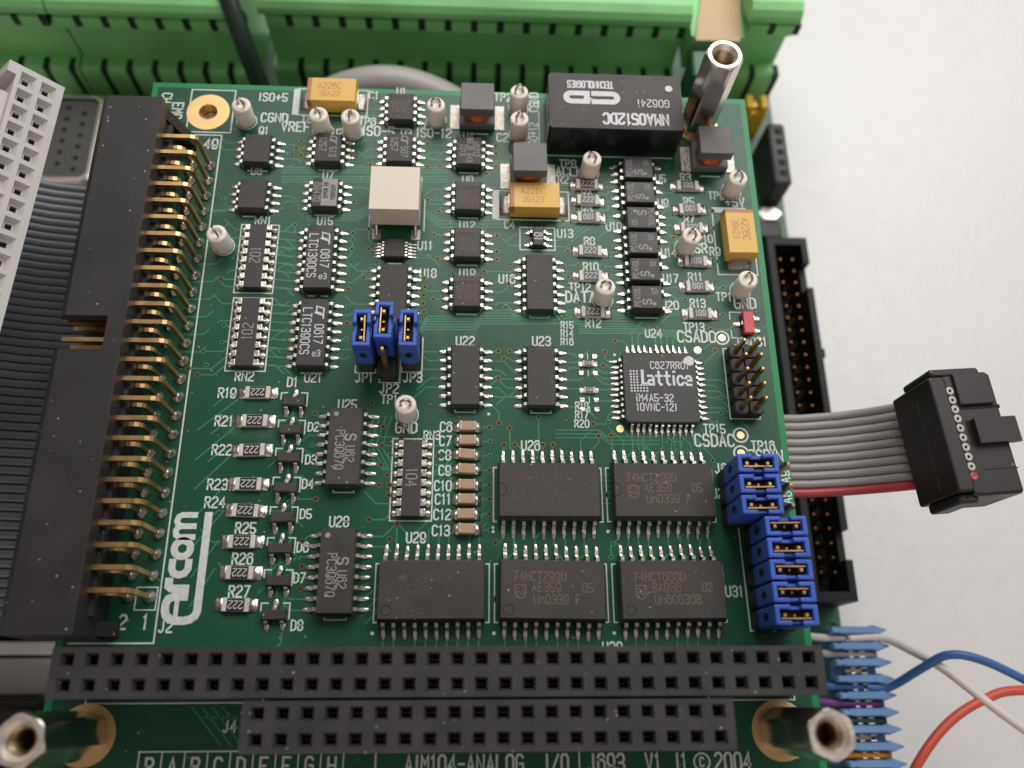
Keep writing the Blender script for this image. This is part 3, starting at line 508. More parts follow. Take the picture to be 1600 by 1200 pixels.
# power inductors
def inductor(x, y, lab):
    d = obj("power_inductor", MB().cbox(-2.65,2.65,-2.3,2.3,.1,1.5,.25), "ferrite", board, (x,y,0), 0, lab)
    obj("ferrite_cap", MB().cbox(-2.42,2.42,-2.38,2.38,3.4,5.0,.10), "ferrite", d)
    co = MB()
    for k in range(6): co.lathe([(1.3,1.5+k*.32),(1.95,1.52+k*.32),(2.1,1.66+k*.32),(1.95,1.80+k*.32),(1.3,1.82+k*.32)], 24, caps=False)
    obj("copper_winding", co, "copper_wire", d)
    for s in (-1,1): obj("solder_pad", MB().cbox(s*3.35-.75,s*3.35+.75,-2.2,2.2,.01,.14,.06), "pad_tin", d)
inductor(48.65, 91.0, "grey ferrite inductor with copper winding near the far board edge")
inductor(56.2, 80.75, "grey ferrite inductor behind the middle tantalum capacitor")
inductor(83.25, 84.5, "grey ferrite inductor beside the tall hex standoff")
# cream relay block
k1 = obj("relay", MB().rects([(3.30,3.35,.9),(3.42,3.48,1.2),(3.42,3.48,5.05),(3.36,3.42,5.15)]), "cream_plastic", board, (37.35, 75.0, 0), 0, "cream white block relay in the middle of the chips")
for sx in (-1,1):
    for sy in (-1,1):
        obj("leg", MB().tube([(sx*2.75,sy*3.2,1.1),(sx*2.75,sy*3.62,.95),(sx*2.75,sy*3.9,.2),(sx*2.75,sy*4.7,.18)], .25, 8), "tin", k1)
        obj("solder_pad", MB().cbox(sx*2.75-.65,sx*2.75+.65,sy*4.4-.85,sy*4.4+.85,.01,.09,.05), "pad_tin", k1)
bb = MB()
for xx in (-1.3, 1.3): bb.v += []; 
for xx in (-1.3,1.3):
    n0 = len(bb.v); st = MB(); stroke(st, arc(0,0,.3,0,180,8), .07, 0); bb.add([(xx+a,-3.435-.0,3.0+b_) for a,b_,_ in st.v], st.f)
obj("moulding_mark", bb.xf(Matrix.Translation((0,-.06,0))), "cream_plastic", k1)
# converter module
nm = obj("converter_module", MB().rects([(9.7,4.78,.3),(9.8,4.88,.6),(9.8,4.88,5.85),(9.72,4.80,6.09)], 0, 0, .35), "glossy_black", board, (68.7, 89.85, 0), 0, "tall black converter module printed NMA0512DC upside down")
obj("top_face", MB().rects([(9.70,4.78,6.06),(9.70,4.78,6.105)], 0, 0, .35), "chip_matt", nm)
bb = MB(); zt = 6.12
text(bb, "NMA0512DC", 2.75, -3.05, 1.75, 180, zt, .36, .92); text(bb, "TECHNOLOGIES", -3.65, 2.85, 1.15, 180, zt, .22, .74); text(bb, "G0624i", 5.45, -.2, 1.25, 180, zt, .15, 1.0)
bb.disc(7.9, 2.5, zt, .55, 20)
f = lambda pts: [(-3.6-(x), .55-(y)) for x, y in pts]     # emblem drawn upside down
stroke(bb, f([(-.35,.72)] + [( -2.3,.72)] + arc(-3.1,0,.72,90,270,10) + [(-.35,-.72)]), .86, zt)
stroke(bb, f([(.62,-.72),(2.6,-.72)] + arc(2.9,0,.72,-90,90,10) + [(.62,.72)]), .86, zt+.004, True)
text(bb, "S", -3.6, .15, .6, 180, zt+.01, .12)
obj("lettering", bb, "print_white", nm)
# test points: ceramic bead on a wire loop
TPB = MB().lathe([(1.30,.02),(1.36,.35),(1.36,3.55),(1.25,3.74),(.74,3.80),(.66,3.55),(.0,3.5)], 24).mesh("test_point"); TPB.materials.append(MATS["ceramic_white"])
TPL = MB().tube([(-.50,0,3.3),(-.60,0,3.9),(-.60,0,4.5),(-.38,0,5.0),(0,0,5.2),(.38,0,5.0),(.60,0,4.5),(.60,0,3.9),(.50,0,3.3)], .15, 8).mesh("wire_loop"); TPL.materials.append(MATS["wire_steel"])
for x, y, a, lab in ((14.5,89.3,-35,"TP3 at the far mounting pad"),(25.75,88.0,-50,"TP5 under the far tantalum capacitor"),(30.15,87.95,80,"TP6 under the far tantalum capacitor"),(42.5,90.4,0,"L1 beside the far inductor"),(54.9,93.0,25,"TP2 at the far edge beside the converter"),(54.95,88.2,45,"ISO+12 beside the converter"),(65.3,81.7,-50,"TP8 ACLK"),(86.4,79.1,-60,"TP9 +5V"),(78.7,69.4,-65,"TP10 SR"),(66.4,60.9,-10,"TP12 DATA"),(86.1,62.7,-70,"TP11 GND by the board edge"),(13.5,68.2,-55,"next to RN1"),(39.9,43.7,0,"TP14 GND in front of the blue jumpers")):
    SK.annulus(x, y, .03, 1.40, 1.54, 32); t = obj("test_point", TPB, None, board, (x,y,0), 0, "white ceramic bead test point " + lab); obj("wire_loop", TPL, None, t, (0,0,0), R(a)); t.rotation_euler = (R(random.uniform(-2.5,2.5)), R(random.uniform(-2.5,2.5)), 0)
# round gold test pads
for x, y, ring in ((82.8,55.36,1),(84.0,41.32,1),(83.82,38.86,1),(79.24,53.48,0),(67.95,42.05,0)):
    obj("test_pad", MB().disc(x, y, .03, .52, 20), "bare_gold", board)
    if ring: SK.annulus(x, y, .03, .82, 1.08, 28)
# vias
VM = MB().annulus(0,0,.034,.18,.42,14).mesh("via"); VM.materials.append(MATS["via_rim"])
VH = MB().disc(0,0,.036,.18,10).mesh("via_hole"); VH.materials.append(MATS["hole_dark"])
for x, y in VIAS:
    o = obj("via", VM, None, board, (x,y,0)); obj("via_hole", VH, None, o)
VT = MB().annulus(0,0,.034,.15,.34,14).mesh("via"); VT.materials.append(MATS["mask_over_copper"])
for x, y in TENTED:
    o = obj("via", VT, None, board, (x,y,0)); obj("via_hole", VH, None, o)

# ------------------------------------------------------------------ right-angle box header J2
SX0, SX1, SY0, SY1, SZ = -2.65, 5.65, 15.4, 86.1, 9.0
h = MB(); NY0, NY1, NX = 48.65, 53.15, 3.5
def shroud_plate(b, y0, y1): b.prism([(SX0,SZ-1.5),(SX1,SZ-1.5),(SX1,SZ-.12),(SX1-.12,SZ),(SX0+1.0,SZ),(SX0+.15,SZ-.75)], y0, y1)
shroud_plate(h, SY0, NY0); shroud_plate(h, NY1, SY1)
h.box(NX, SX1, NY0, NY1, SZ-1.5, SZ-.004)
h.box(SX0, SX1, SY0, SY1, .2, 1.4)
h.box(SX0+.1, SX1, SY0, SY0+1.4, 1.4, SZ-1.5); h.box(SX0+.1, SX1, SY1-1.4, SY1, 1.4, SZ-1.5)
h.box(SX1-2.2, SX1-.01, SY0+1.4, SY1-1.4, 1.4, SZ-1.5)
h.prism([(SX1,.2),(SX1+2.2,.2),(SX1+2.0,1.2),(SX1,7.0)], SY1-2.0, SY1-.3); h.prism([(SX1,.2),(SX1+1.6,.2),(SX1+1.4,.8),(SX1,3.0)], SY0+.3, SY0+2.0)
h.box(SX1, SX1+.5, SY0+2.2, SY1-2.2, 4.75, 5.9)
j2 = obj("box_header", h, "black_plastic", board, (0,0,0), 0, "long black right-angle shrouded header J2 with two rows of gold pins")
def bent(x1, z): return [(SX1-8.2,0,z),(SX1,0,z),(x1-.75,0,z),(x1-.35,0,z-.12),(x1-.1,0,z-.38),(x1,0,z-.85),(x1,0,-2.4)]
PU = MB().tube(bent(10.1,6.65), .28, sq=True).mesh("pin"); PL = MB().tube(bent(7.56,4.1), .28, sq=True).mesh("pin")
PJ = MB().lathe([(.86,.012),(.72,.22),(.50,.62),(.36,.92),(.30,.95)], 14).mesh("solder_joint")
PU.materials.append(MATS["gold"]); PL.materials.append(MATS["gold"]); PJ.materials.append(MATS["solder"])
for k in range(25):
    yy = 20.35+2.54*k
    obj("pin", PU, None, j2, (0,yy,0)); obj("pin", PL, None, j2, (0,yy,0))
    obj("solder_joint", PJ, None, j2, (10.1,yy,0)); obj("solder_joint", PJ, None, j2, (7.56,yy,0))

# ------------------------------------------------------------------ stacking connectors J1 and J4
def stacker(x0, y0, n, lab):
    b = MB(); P = 2.54; zt = 11.05; hx = .70; zi = zt-.55; hi = .47
    X0, X1, Y0, Y1 = x0-P*.5-.35, x0+(n-.5)*P+.35, y0-P*1.5, y0+P*.5
    xs = [X0] + [x0+(k-.5)*P for k in range(1,n)] + [X1]
    for r in range(2):
        ya, yb = (Y0, y0-P*.5) if r == 0 else (y0-P*.5, Y1); cy = y0-P*(1-r)
        for k in range(n):
            xa, xb, cx = xs[k], xs[k+1], x0+k*P
            o_ = [(xa,ya,zt),(xb,ya,zt),(xb,yb,zt),(xa,yb,zt)]
            i_ = [(cx-hx,cy-hx,zt),(cx+hx,cy-hx,zt),(cx+hx,cy+hx,zt),(cx-hx,cy+hx,zt)]
            j_ = [(cx-hi,cy-hi,zi),(cx+hi,cy-hi,zi),(cx+hi,cy+hi,zi),(cx-hi,cy+hi,zi)]
            l_ = [(cx-hi*.9,cy-hi*.9,zt-5),(cx+hi*.9,cy-hi*.9,zt-5),(cx+hi*.9,cy+hi*.9,zt-5),(cx-hi*.9,cy+hi*.9,zt-5)]
            b.add(o_+i_+j_+l_, [(q_,(q_+1)%4,4+(q_+1)%4,4+q_) for q_ in range(4)] + [(4+q_,4+(q_+1)%4,8+(q_+1)%4,8+q_) for q_ in range(4)] + [(8+q_,8+(q_+1)%4,12+(q_+1)%4,12+q_) for q_ in range(4)] + [(12,13,14,15)])
    b.add([(X0,Y0,.4),(X1,Y0,.4),(X1,Y1,.4),(X0,Y1,.4),(X0,Y0,zt),(X1,Y0,zt),(X1,Y1,zt),(X0,Y1,zt)], [(0,1,5,4),(1,2,6,5),(2,3,7,6),(3,0,4,7),(3,2,1,0)])
    s = obj("stacking_connector", b, "socket_plastic", board, (0,0,0), 0, lab)
    cm = MB()
    cm.tube([(-.30,0,6.3),(-.22,0,9.0)], .10, sq=True); cm.tube([(.30,0,6.3),(.22,0,9.0)], .10, sq=True); cm = cm.mesh("contact"); cm.materials.append(MATS["gold_shaded"])
    for r in range(2):
        for k in range(n): obj("contact", cm, None, s, (x0+k*P, y0-r*P, 0))
    SK2 = None
    rect_line(SK, X0-.35, X1+.35, Y0-.45, Y1+.45, .16)
stacker(6.51, 12.70, 32, "long black sixty-four hole stacking connector J1")
stacker(26.62, 7.34, 20, "shorter black forty hole stacking connector J4")

# ------------------------------------------------------------------ pin headers
PS = {}
def pin_header(lab, spots, pitch, hw, hz, pz, pr):
    b = MB()
    for x, y in spots: b.rects([(hw*.86,hw*.86,.05),(hw,hw,.4),(hw,hw,hz-.3),(hw*.86,hw*.86,hz)], x, y, hw*.38)
    p_ = obj("pin_header", b, "black_plastic", board, (0,0,0), 0, lab)
    k = (pz, pr)
    if k not in PS:
        PS[k] = MB().rects([(pr,pr,-2.5),(pr,pr,pz-.4),(pr*.55,pr*.55,pz)]).mesh("pin"); PS[k].materials.append(MATS["gold"])
    for x, y in spots: obj("pin", PS[k], None, p_, (x,y,0))
pin_header("black two by five pin header by the red diode, no jumpers", [(x,y) for x in (83.9,85.9) for y in (52.6,50.6,48.6,46.6,44.6)], 2.0, .995, 2.0, 5.9, .25)
pin_header("two-pin header JP1", [(34.45,50.95+2.54*k) for k in range(2)], 2.54, 1.265, 2.5, 8.45, .32)
pin_header("three-pin header JP2 with one bare pin", [(37.15,49.55+2.54*k) for k in range(3)], 2.54, 1.265, 2.5, 8.45, .32)
pin_header("two-pin header JP3", [(40.25,51.05+2.54*k) for k in range(2)], 2.54, 1.265, 2.5, 8.45, .32)
pin_header("three by three pin header under the upper blue jumpers", [(81.6+2.54*k, 35.2-2.54*j) for k in range(3) for j in range(3)], 2.54, 1.265, 2.5, 8.45, .32)
pin_header("two by five pin header under the lower blue jumpers", [(84.15+2.54*k, 27.6-2.54*j) for k in range(2) for j in range(5)], 2.54, 1.265, 2.5, 8.45, .32)

# ------------------------------------------------------------------ silkscreen and copper traces
for s in SILK: text(SK, s[0], s[1], s[2], s[3], s[4], .03, s[3]*.165)
for a in ((3.9 if False else 2.9,12.2,87.0,94.9),): rect_line(SK, 5.9, 12.35, 87.15, 94.75, .20)
stroke(SK, [(4.5,86.65),(11.15,86.65),(11.3,15.05),(1.5,15.05)], .20, .03)
rect_line(SK, 8.5, 10.95, 18.85, 21.5, .16, .034)
rect_line(SK, 54.95, 59.95, 68.55, 72.2, .17)
for x0, x1, y0, y1 in ((21.6,32.1,90.7,95.45),(51.6,62.1,73.45,78.3)):
    rect_line(SK, x0, x1, y0, y1, .18); SK.add([(x0-.6,y0,.034),(x0+.35,y0,.034),(x0+.35,y1,.034),(x0-.6,y1,.034)], [(0,1,2,3)])
rect_line(SK, 83.2, 88.9, 65.2, 75.6, .18); SK.add([(83.2,75.4,.034),(88.2,75.4,.034),(88.2,76.3,.034),(83.2,76.3,.034)], [(0,1,2,3)])
stroke(SK, [(58.0,94.5),(58.0,84.6),(77.9,84.6)], .20, .03)
stroke(SK, [(83.6,53.75),(82.75,53.75),(82.85,43.6),(86.9,43.6),(86.9,44.1)], .16, .03)
stroke(SK, [(82.45,29.5),(82.72,16.35),(87.3,16.35)], .18, .03)
for x, y in ((34.15,49.5),(37.4,48.15),(40.3,49.7)): stroke(SK, [(x-1.35,y+1),(x-1.35,y),(x+1.35,y),(x+1.35,y+5)], .16, .03)
for x, y in ((16.9,83.5),(17.0,75.86),(27.05,83.9),(27.15,76.3),(37.35,84.2),(37.25,91.5),(47.5,84.0),(47.48,76.36),(47.48,68.74),(47.48,61.15)): stroke(SK, [(x-1.35,y-2.85),(x+1.35,y-2.85)], .24, .03)
for x, y in ((27.05,66.05),(27.05,54.68)): stroke(SK, [(x-1.35,y-5.35),(x+1.35,y-5.35)], .22, .03)
for x, y in ((37.45,60.86),(57.55,62.7),(47.45,48.85),(57.5,48.85)): stroke(SK, [(x-1.3,y-4.45),(x-1.3,y-4.75),(x+1.3,y-4.75),(x+1.3,y-4.45)], .16, .03)
for x, y in ((32.3,38.85),(32.3,23.28)): stroke(SK, [(x-1.3,y-5.35),(x-1.3,y-5.6),(x+1.3,y-5.6),(x+1.3,y-5.35)], .16, .03)
stroke(SK, [(36.4,65.95),(38.2,65.95)], .2, .03); stroke(SK, [(70.9,58.2),(74,58.2)], .2, .03)
for x, y in ((48.65,91.0),(56.2,80.75),(83.25,84.5)): stroke(SK, [(x-1.3,y-2.9),(x+1.6,y-2.9)], .2, .03)
for x, y in ((58.2,33.25),(72.7,33.3),(43.8,20.97),(58.35,20.97),(72.93,20.97)):
    for s in (-1,1): stroke(SK, [(x+s*6.55,y+3.4),(x+s*6.95,y+3.4),(x+s*6.95,y-3.6),(x+s*6.55,y-3.6)], .16, .03)
    SK.disc(x-7.0, y-4.85, .03, .22, 12)
for yy in (52.3,51.15,49.85,47.35,46.0,44.7): stroke(SK, [(64.0,yy-.4),(64.0,yy+.4)], .12, .03)
for x, y in ((54.9,66.9),(54.75,53.0),(50.6,43.9),(67.7,52.6),(51.2,28.9)): SK.disc(x, y, .03, .2, 12)
for yy in (45.1,41.3,37.5,33.7,29.9,26.05,22.15,18.2):
    stroke(SK, [(23.4,yy+.55),(23.4,yy+1.45),(24.2,yy+1.45)], .17, .03); stroke(SK, [(26.0,yy+1.45),(26.8,yy+1.45),(26.8,yy-.4)], .17, .03)
stroke(SK, [(86.0,59.3),(84.2,59.3),(84.2,58.2)], .16, .03); stroke(SK, [(86.0,55.4),(84.2,55.4),(84.2,56.5)], .16, .03)
for s in (-1,1): stroke(SK, [(37.35+s*3.9,71.3),(37.35+s*3.9,76.5)], .16, .03)
# foot of the board: revision boxes and the board's name
for k in range(10): stroke(SK, [(11.4+k*2.54,3.25),(11.4+k*2.54,.6)], .16, .03)
stroke(SK, [(11.3,3.3),(34.3,3.3)], .16, .034)
for k, chh in enumerate("PABCDEFGH"): text(SK, chh, 12.67+k*2.54, 1.75, 1.75, 0, .03, .26)
stroke(SK, [(37.9,3.3),(37.9,.3)], .2, .03); stroke(SK, [(61.2,3.3),(61.2,.3)], .2, .03)
text(SK, "AIM104-ANALOG", 48.0, 1.75, 1.85, 0, .03, .27, .88); text(SK, "I/O", 58.6, 1.75, 1.85, 0, .03, .27, .88)
text(SK, "J693", 64.3, 1.75, 1.85, 0, .03, .27, .88); text(SK, "V1", 69.7, 1.75, 1.85, 0, .03, .27, .88); text(SK, "I1", 73.0, 1.75, 1.85, 0, .03, .27, .88); text(SK, "2004", 79.1, 1.75, 1.85, 0, .03, .27, .88)
SK.annulus(75.45, 1.75, .03, .82, 1.02, 24); text(SK, "C", 75.45, 1.75, .95, 0, .034, .18)
obj("silkscreen_print", SK, "silkscreen", board)
# maker's name running up the board: round heavy letters with a bar that turns under the first one
A = MB(); W_ = .95
def up(pts): return [(11.2+2.0 - y_ + .35, 17.6+x_) for x_, y_ in pts]   # letter space (x along board length, y towards the header)
BASE = 0.0
stroke(A, up([(1.05,-1.1)] ) if False else up([(12.75,-2.35),(1.1,-2.35),(.55,-2.15),(.15,-1.6),(.0,-.9),(.0,0.0),(.15,.7),(.6,1.25),(1.2,1.45),(2.0,1.45),(2.55,1.2),(2.8,.6),(2.8,-.75)]), W_, .03)
stroke(A, up([(.5,.15),(2.75,.15)]), .55, .036)
stroke(A, up([(3.75,-.75),(3.75,1.0),(4.05,1.4),(4.7,1.4)]), W_, .030)
stroke(A, up([(7.0,1.3),(6.1,1.3),(5.55,1.0),(5.35,.35),(5.55,-.3),(6.1,-.65),(7.0,-.65)]), .85, .030)
stroke(A, [p_ for p_ in up(arc(8.55,.33,.98,0,345,18))], .85, .030, True)
stroke(A, up([(9.95,-.8),(9.95,.9),(10.2,1.3),(10.75,1.4),(11.15,1.2),(11.3,.8),(11.3,-.8)]), .72, .030)
stroke(A, up([(11.3,.8),(11.5,1.2),(11.95,1.4),(12.45,1.25),(12.7,.8),(12.7,-.8)]), .72, .034)
obj("maker_logo", A, "silkscreen", board, label="heavy white Arcom lettering with an underline bar")

TRC = MB()
def route(a, b_):
    dx, dy = b_[0]-a[0], b_[1]-a[1]
    k = min(abs(dx), abs(dy)); sx = math.copysign(k, dx); sy = math.copysign(k, dy)
    if abs(dx) > abs(dy): return [a, (b_[0]-sx, a[1]), b_]
    return [a, (a[0], b_[1]-sy), b_]
for t in TRACES: stroke(TRC, t, .17, .010)
kk = 0
used = set()
for vx, vy in VIAS + TENTED:
    best = None
    for i, (fx, fy, fa) in enumerate(FEET):
        d_ = math.hypot(vx-fx, vy-fy)
        if .3 < d_ < 5.5 and i not in used and math.cos(fa)*(vx-fx)+math.sin(fa)*(vy-fy) > -.1*d_ and (best is None or d_ < best[0]): best = (d_, i)
    if best:
        used.add(best[1]); fx, fy, _ = FEET[best[1]]; kk += 1
        stroke(TRC, route((vx,vy),(fx,fy)), .18, .013+.002*(kk % 4))
for i, (fx, fy, fa) in enumerate(FEET):
    if i in used or random.random() < .40: continue
    l1 = random.uniform(.8,2.2); l2 = random.uniform(.4,2.6); s_ = random.choice((-1,1)); a2 = fa + s_*math.pi/4; kk += 1
    p1 = (fx+math.cos(fa)*l1, fy+math.sin(fa)*l1); p2 = (p1[0]+math.cos(a2)*l2, p1[1]+math.sin(a2)*l2)
    if 1 < p2[0] < 89 and 1 < p2[1] < 95: stroke(TRC, [(fx,fy),p1,p2], .17, .013+.002*(kk % 4))
for x, ya in ((20.9,66.35),(20.95,54.87)):
    for k in range(8): stroke(TRC, [(x-.2,ya+(k-3.5)*1.27),(23.4,ya+(k-3.5)*1.27-.2)], .18, .012)
o = obj("copper_trace", TRC, "mask_over_copper", board); o["kind"] = "stuff"

# ------------------------------------------------------------------ blue jumper shunts
def shunt_meshes(hole):
    hw, hl, z0, zt = 1.16, 2.52, 2.55, 8.75
    b = MB(); wl = .52; we = .62; zf = 7.4
    b.rects([(hw-.08,hl-.1,z0),(hw,hl,z0+.25),(hw,hl,zf)], 0, 0, .22)
    nz = 8.05
    for s in (-1,1):
        y0_, y1_ = (-hl, -hl+we) if s < 0 else (hl-we, hl)
        b.cbox(-hw+.02, hw-.02, y0_+.01, y1_-.01, zf-.01, zt, .14)
        for q_ in (-1,1):
            x0_, x1_ = (-hw+.02,-hw+wl) if q_ < 0 else (hw-wl, hw-.02)
            ya, yb = (-hl+we-.16,-.62) if s < 0 else (.62, hl-we+.16)
            b.cbox(x0_, x1_, ya, yb, zf-.01, zt-.003, .12)
    for q_ in (-1,1):
        x0_, x1_ = (-hw+.22,-hw+wl) if q_ < 0 else (hw-wl, hw-.22)
        b.box(x0_, x1_, -.64, .64, zf-.01, nz)
    body_ = b.mesh("housing"); body_.materials.append(MATS["shunt_blue"])
    c = MB().box(.30,.46,-1.75,1.75,7.45,8.50).box(-.10,.14,-.10,.10,7.45,7.95)
    c = c.mesh("contact_strip"); c.materials.append(MATS["gold"])
    fl = MB().box(-hw+wl,hw-wl,-hl+we,hl-we,zf+.004,zf+.03).mesh("slot_floor"); fl.materials.append(MATS["hole_dark"])
    hm = MB(); n = 12
    hm.add([((.50+.12*math.sin(3*i))*math.cos(2*math.pi*i/n), 0, (.85+.15*math.cos(2*i+1))*math.sin(2*math.pi*i/n)) for i in range(n)], [tuple(range(n))])
    hm = hm.mesh("probe_hole"); hm.materials.append(MATS["hole_dark"])
    return body_, c, fl, hm
SM = shunt_meshes(True)
def shunt(x, y, rz, flip, lab, grp):
    t = empty("jumper_shunt", (x,y,0), rz); tag(t, lab, "jumper", grp)
    obj("housing", SM[0], None, t)
    obj("contact_strip", SM[1], None, t, (0,0,0), math.pi if flip else 0)
    obj("slot_floor", SM[2], None, t)
    for s in (-1,1): obj("probe_hole", SM[3], None, t, (0, s*2.525, 5.6))
shunt(34.45, 52.22, 0, False, "blue jumper shunt on the JP1 pins", "blue jumper shunts")
shunt(37.15, 53.36, 0, True, "blue jumper shunt on JP2, set back behind one bare pin", "blue jumper shunts")
shunt(40.25, 52.32, 0, True, "blue jumper shunt on the JP3 pins", "blue jumper shunts")
names = ("topmost","middle","lowest")
for j in range(3): shunt(82.87, 35.2-2.54*j, math.pi/2, True, "%s of the three upper blue jumpers set inward from the board edge" % names[j], "blue jumper shunts")
names = ("first","second","third","fourth","last")
for j in range(5): shunt(85.42, 27.6-2.54*j, math.pi/2, j in (1,4), "%s of the five lower blue jumpers, counted towards the long black connector" % names[j], "blue jumper shunts")
for o in [o for o in sc.objects if o.name.startswith("jumper_shunt")]: o.rotation_euler.z += R(random.uniform(-1.6,1.6))

# ------------------------------------------------------------------ hex standoffs
def hexa(r, z, ph): return [(r*math.cos(R(60*i+ph)), r*math.sin(R(60*i+ph)), z) for i in range(6)]
def standoff(x, y, ph, lab, dz=0.0, H=15.24):
    t = empty("hex_standoff", (x,y,dz)); tag(t, lab, "standoff", "hex standoffs on the board corners")
    b = MB(); n = 36; AF = 2.36
    def hr(z, k, lim):
        o_ = []
        for i in range(n):
            a = 2*math.pi*i/n; d_ = ((a-R(ph)+math.pi/6) % (math.pi/3)) - math.pi/6
            o_.append((min(AF/math.cos(math.pi/6-abs(d_)) if False else AF/math.cos(d_), lim)*math.cos(a)*k, min(AF/math.cos(d_), lim)*math.sin(a)*k, z))
        return o_
    circ = lambda r, z: [(r*math.cos(2*math.pi*i/n), r*math.sin(2*math.pi*i/n), z) for i in range(n)]
    b.loft([hr(.05,1,9),hr(H-.45,1,9),hr(H-.2,1,2.55)], False)
    obj("hex_body", b, "hex_nickel", t)
    obj("top_rim", MB().loft([hr(H-.2,1,2.55),hr(H,1,2.34),circ(1.85,H-.01),circ(1.45,H-.55),circ(1.36,H-.75)], False), "nickel_lit_top", t)  # rim split from the hex so it can take the lighter, lit nickel
    th = MB(); rr = []
    for k in range(17): rr.append(circ(1.36 if k % 2 == 0 else 1.12, H-.75-k*.25))
    th.loft(rr, False, False); th.add(circ(1.36,H-4.75), [tuple(range(n))]); obj("thread", th, "brass", t)
    obj("screw_stud", MB().lathe([(1.2,-4.5),(1.2,.1)], 12), "brass", t)
standoff(HOLES[3][0], HOLES[3][1], 18, "tall nickel hex standoff beside the black converter module")
standoff(HOLES[0][0], HOLES[0][1], 12, "nickel hex standoff by the end of the long connector nearest J2")
standoff(HOLES[1][0], HOLES[1][1], 5, "nickel hex standoff near the light blue wire connector")

# ------------------------------------------------------------------ carrier board far below and what stands on it
CZ = -48.0
car = empty("carrier_board", (0,0,CZ)); tag(car, "large green carrier board lying under the stacked boards", "circuit board")
obj("board_panel", MB().box(-18,114.8,-45,150,-1.6,0), "carrier_mask", car)
for x, y in ((-14,-40),(111,-40),(-14,146),(111,146)): obj("foot", MB().lathe([(3,-7.9),(3.4,-7.4),(3.4,-1.7)], 16, x, y), "black_plastic", car)
for x, y in HOLES: obj("support_pillar", MB().lathe([(2.6,.02),(2.6,46.3)], 6, x, y, True, False), "hex_nickel", car)
cm_ = MB()
for k in range(14):
    y_ = random.uniform(15,25) if k < 5 else random.uniform(95,140); x_ = random.uniform(108,113.5)
    stroke(cm_, [(x_-3,y_),(x_,y_),(x_+1,y_+1)], .4, .03+.002*k)
for k in range(8): cm_.annulus(109.5+random.uniform(-1,4), random.uniform(17,23), .06, .3, .7, 12)
o = obj("copper_trace", cm_, "mask_over_copper", car); o["kind"] = "stuff"
# fifty-pin box header on the carrier
h = MB(); x0, x1, y0, y1, zb, zt = 106.3, 114.25, 24.0, 94.3, 1.5, 9.6
h.box(x0,x1,y0,y1,.05,zb); h.box(x0,x0+1.3,y0,y1,zb,zt)
h.box(x0+1.3,x1,y0,y0+1.6,zb,zt); h.box(x0+1.3,x1,y1-1.6,y1,zb,zt)
def wall(ya, yb): h.box(x1-1.2, x1, ya, yb, zb, zt)
for ya, yb in ((y0+1.6,31.0),(36.2,83.3),(88.6,y1-1.6)): wall(ya, yb)
h.prism([(x1-1.2,zb),(x1-.002,zb),(x1-.002,zt-2.5),(x1-1.2,zt-2.5)], 31.0, 36.2); h.prism([(x1-1.2,zb),(x1-.002,zb),(x1-.002,zt-2.5),(x1-1.2,zt-2.5)], 83.3, 88.6)
h.box(x1, x1+.6, 68.9, 70.6, zb+4, zt-.3)
bh = obj("box_header", h, "black_shaded", car, label="long black fifty-pin box header at the carrier board edge")
pm = MB().rects([(.32,.32,.5),(.32,.32,8.1),(.16,.16,8.6)]).mesh("pin"); pm.materials.append(MATS["gold_shaded"])
for k in range(25):
    for q_ in range(2): obj("pin", pm, None, bh, (108.9+2.45*q_, 29.0+2.54*k, 0))
# small parts at the carrier's far corner
sk = obj("socket_strip", MB().cbox(109.3,113.0,106.5,121.5,.1,10.0,.6), "black_plastic", car, label="short black socket strip at the carrier board corner")
for k in range(5): obj("socket_opening", MB().box(110.6,112.0,108.4+2.54*k,109.8+2.54*k,10.01,10.04), "hole_dark", sk)
cr = obj("crystal_can", MB().rects([(2.9,1.9,.1),(2.9,1.9,2.6),(2.4,1.4,3.2)], 110.2, 103.8, 1.3), "shell_metal", car, label="shiny metal can between black parts")
obj("electrolytic_part", MB().cbox(107.0,112.0,97.5,101.6,.1,4.0,.5), "black_plastic", car)
obj("ceramic_capacitor", MB().cbox(106.5,109.0,116.5,118.4,.1,1.6,.2), "cap_end", car); obj("ceramic_capacitor", MB().cbox(109.6,111.4,122.3,123.8,.1,1.4,.2), "cap_end", car)
yj = empty("yellow_jumper", (108.0,127.0,CZ)); tag(yj, "yellow jumper cap beyond the far board corner", "jumper")
obj("housing", MB().box(-2.35,2.35,-1.6,1.9,.05,7.6).cbox(-2.35,-.75,-1.5,1.9,7.6,9.6,.25).cbox(.75,2.35,-1.5,1.9,7.6,9.6,.25), "yellow_plastic", yj)
obj("contact_strip", MB().box(-.7,.7,-.3,.5,7.62,8.4), "gold", yj)
# metal shelled multi-way connector beyond the box header end
ds = empty("shielded_connector", (-30.5,112.0,CZ)); tag(ds, "metal-shelled connector with dark insert beside the grey socket", "connector")
def rr(hx, hy, z, r=1.6): 
    o_ = []
    for cx, cy, a in ((hx-r,-hy+r,-90),(hx-r,hy-r,0),(-hx+r,hy-r,90),(-hx+r,-hy+r,180)): o_ += [(x,y,z) for x,y in arc(cx,cy,r,a,a+90,5)]
    return o_
obj("flange", MB().cbox(-7.5,11.5,-17.5,14.0,.05,8.0,1.0), "shell_metal", ds)
obj("shell", MB().loft([rr(5.4,10.2,8.0),rr(5.4,10.2,11.6),rr(5.0,9.8,12.0),rr(4.4,9.2,12.0),rr(4.4,9.2,8.2)], False, False), "shell_metal", ds)
ins = obj("insert", MB().loft([rr(4.35,9.15,8.1),rr(4.35,9.15,11.4)]), "insert_grey", ds)
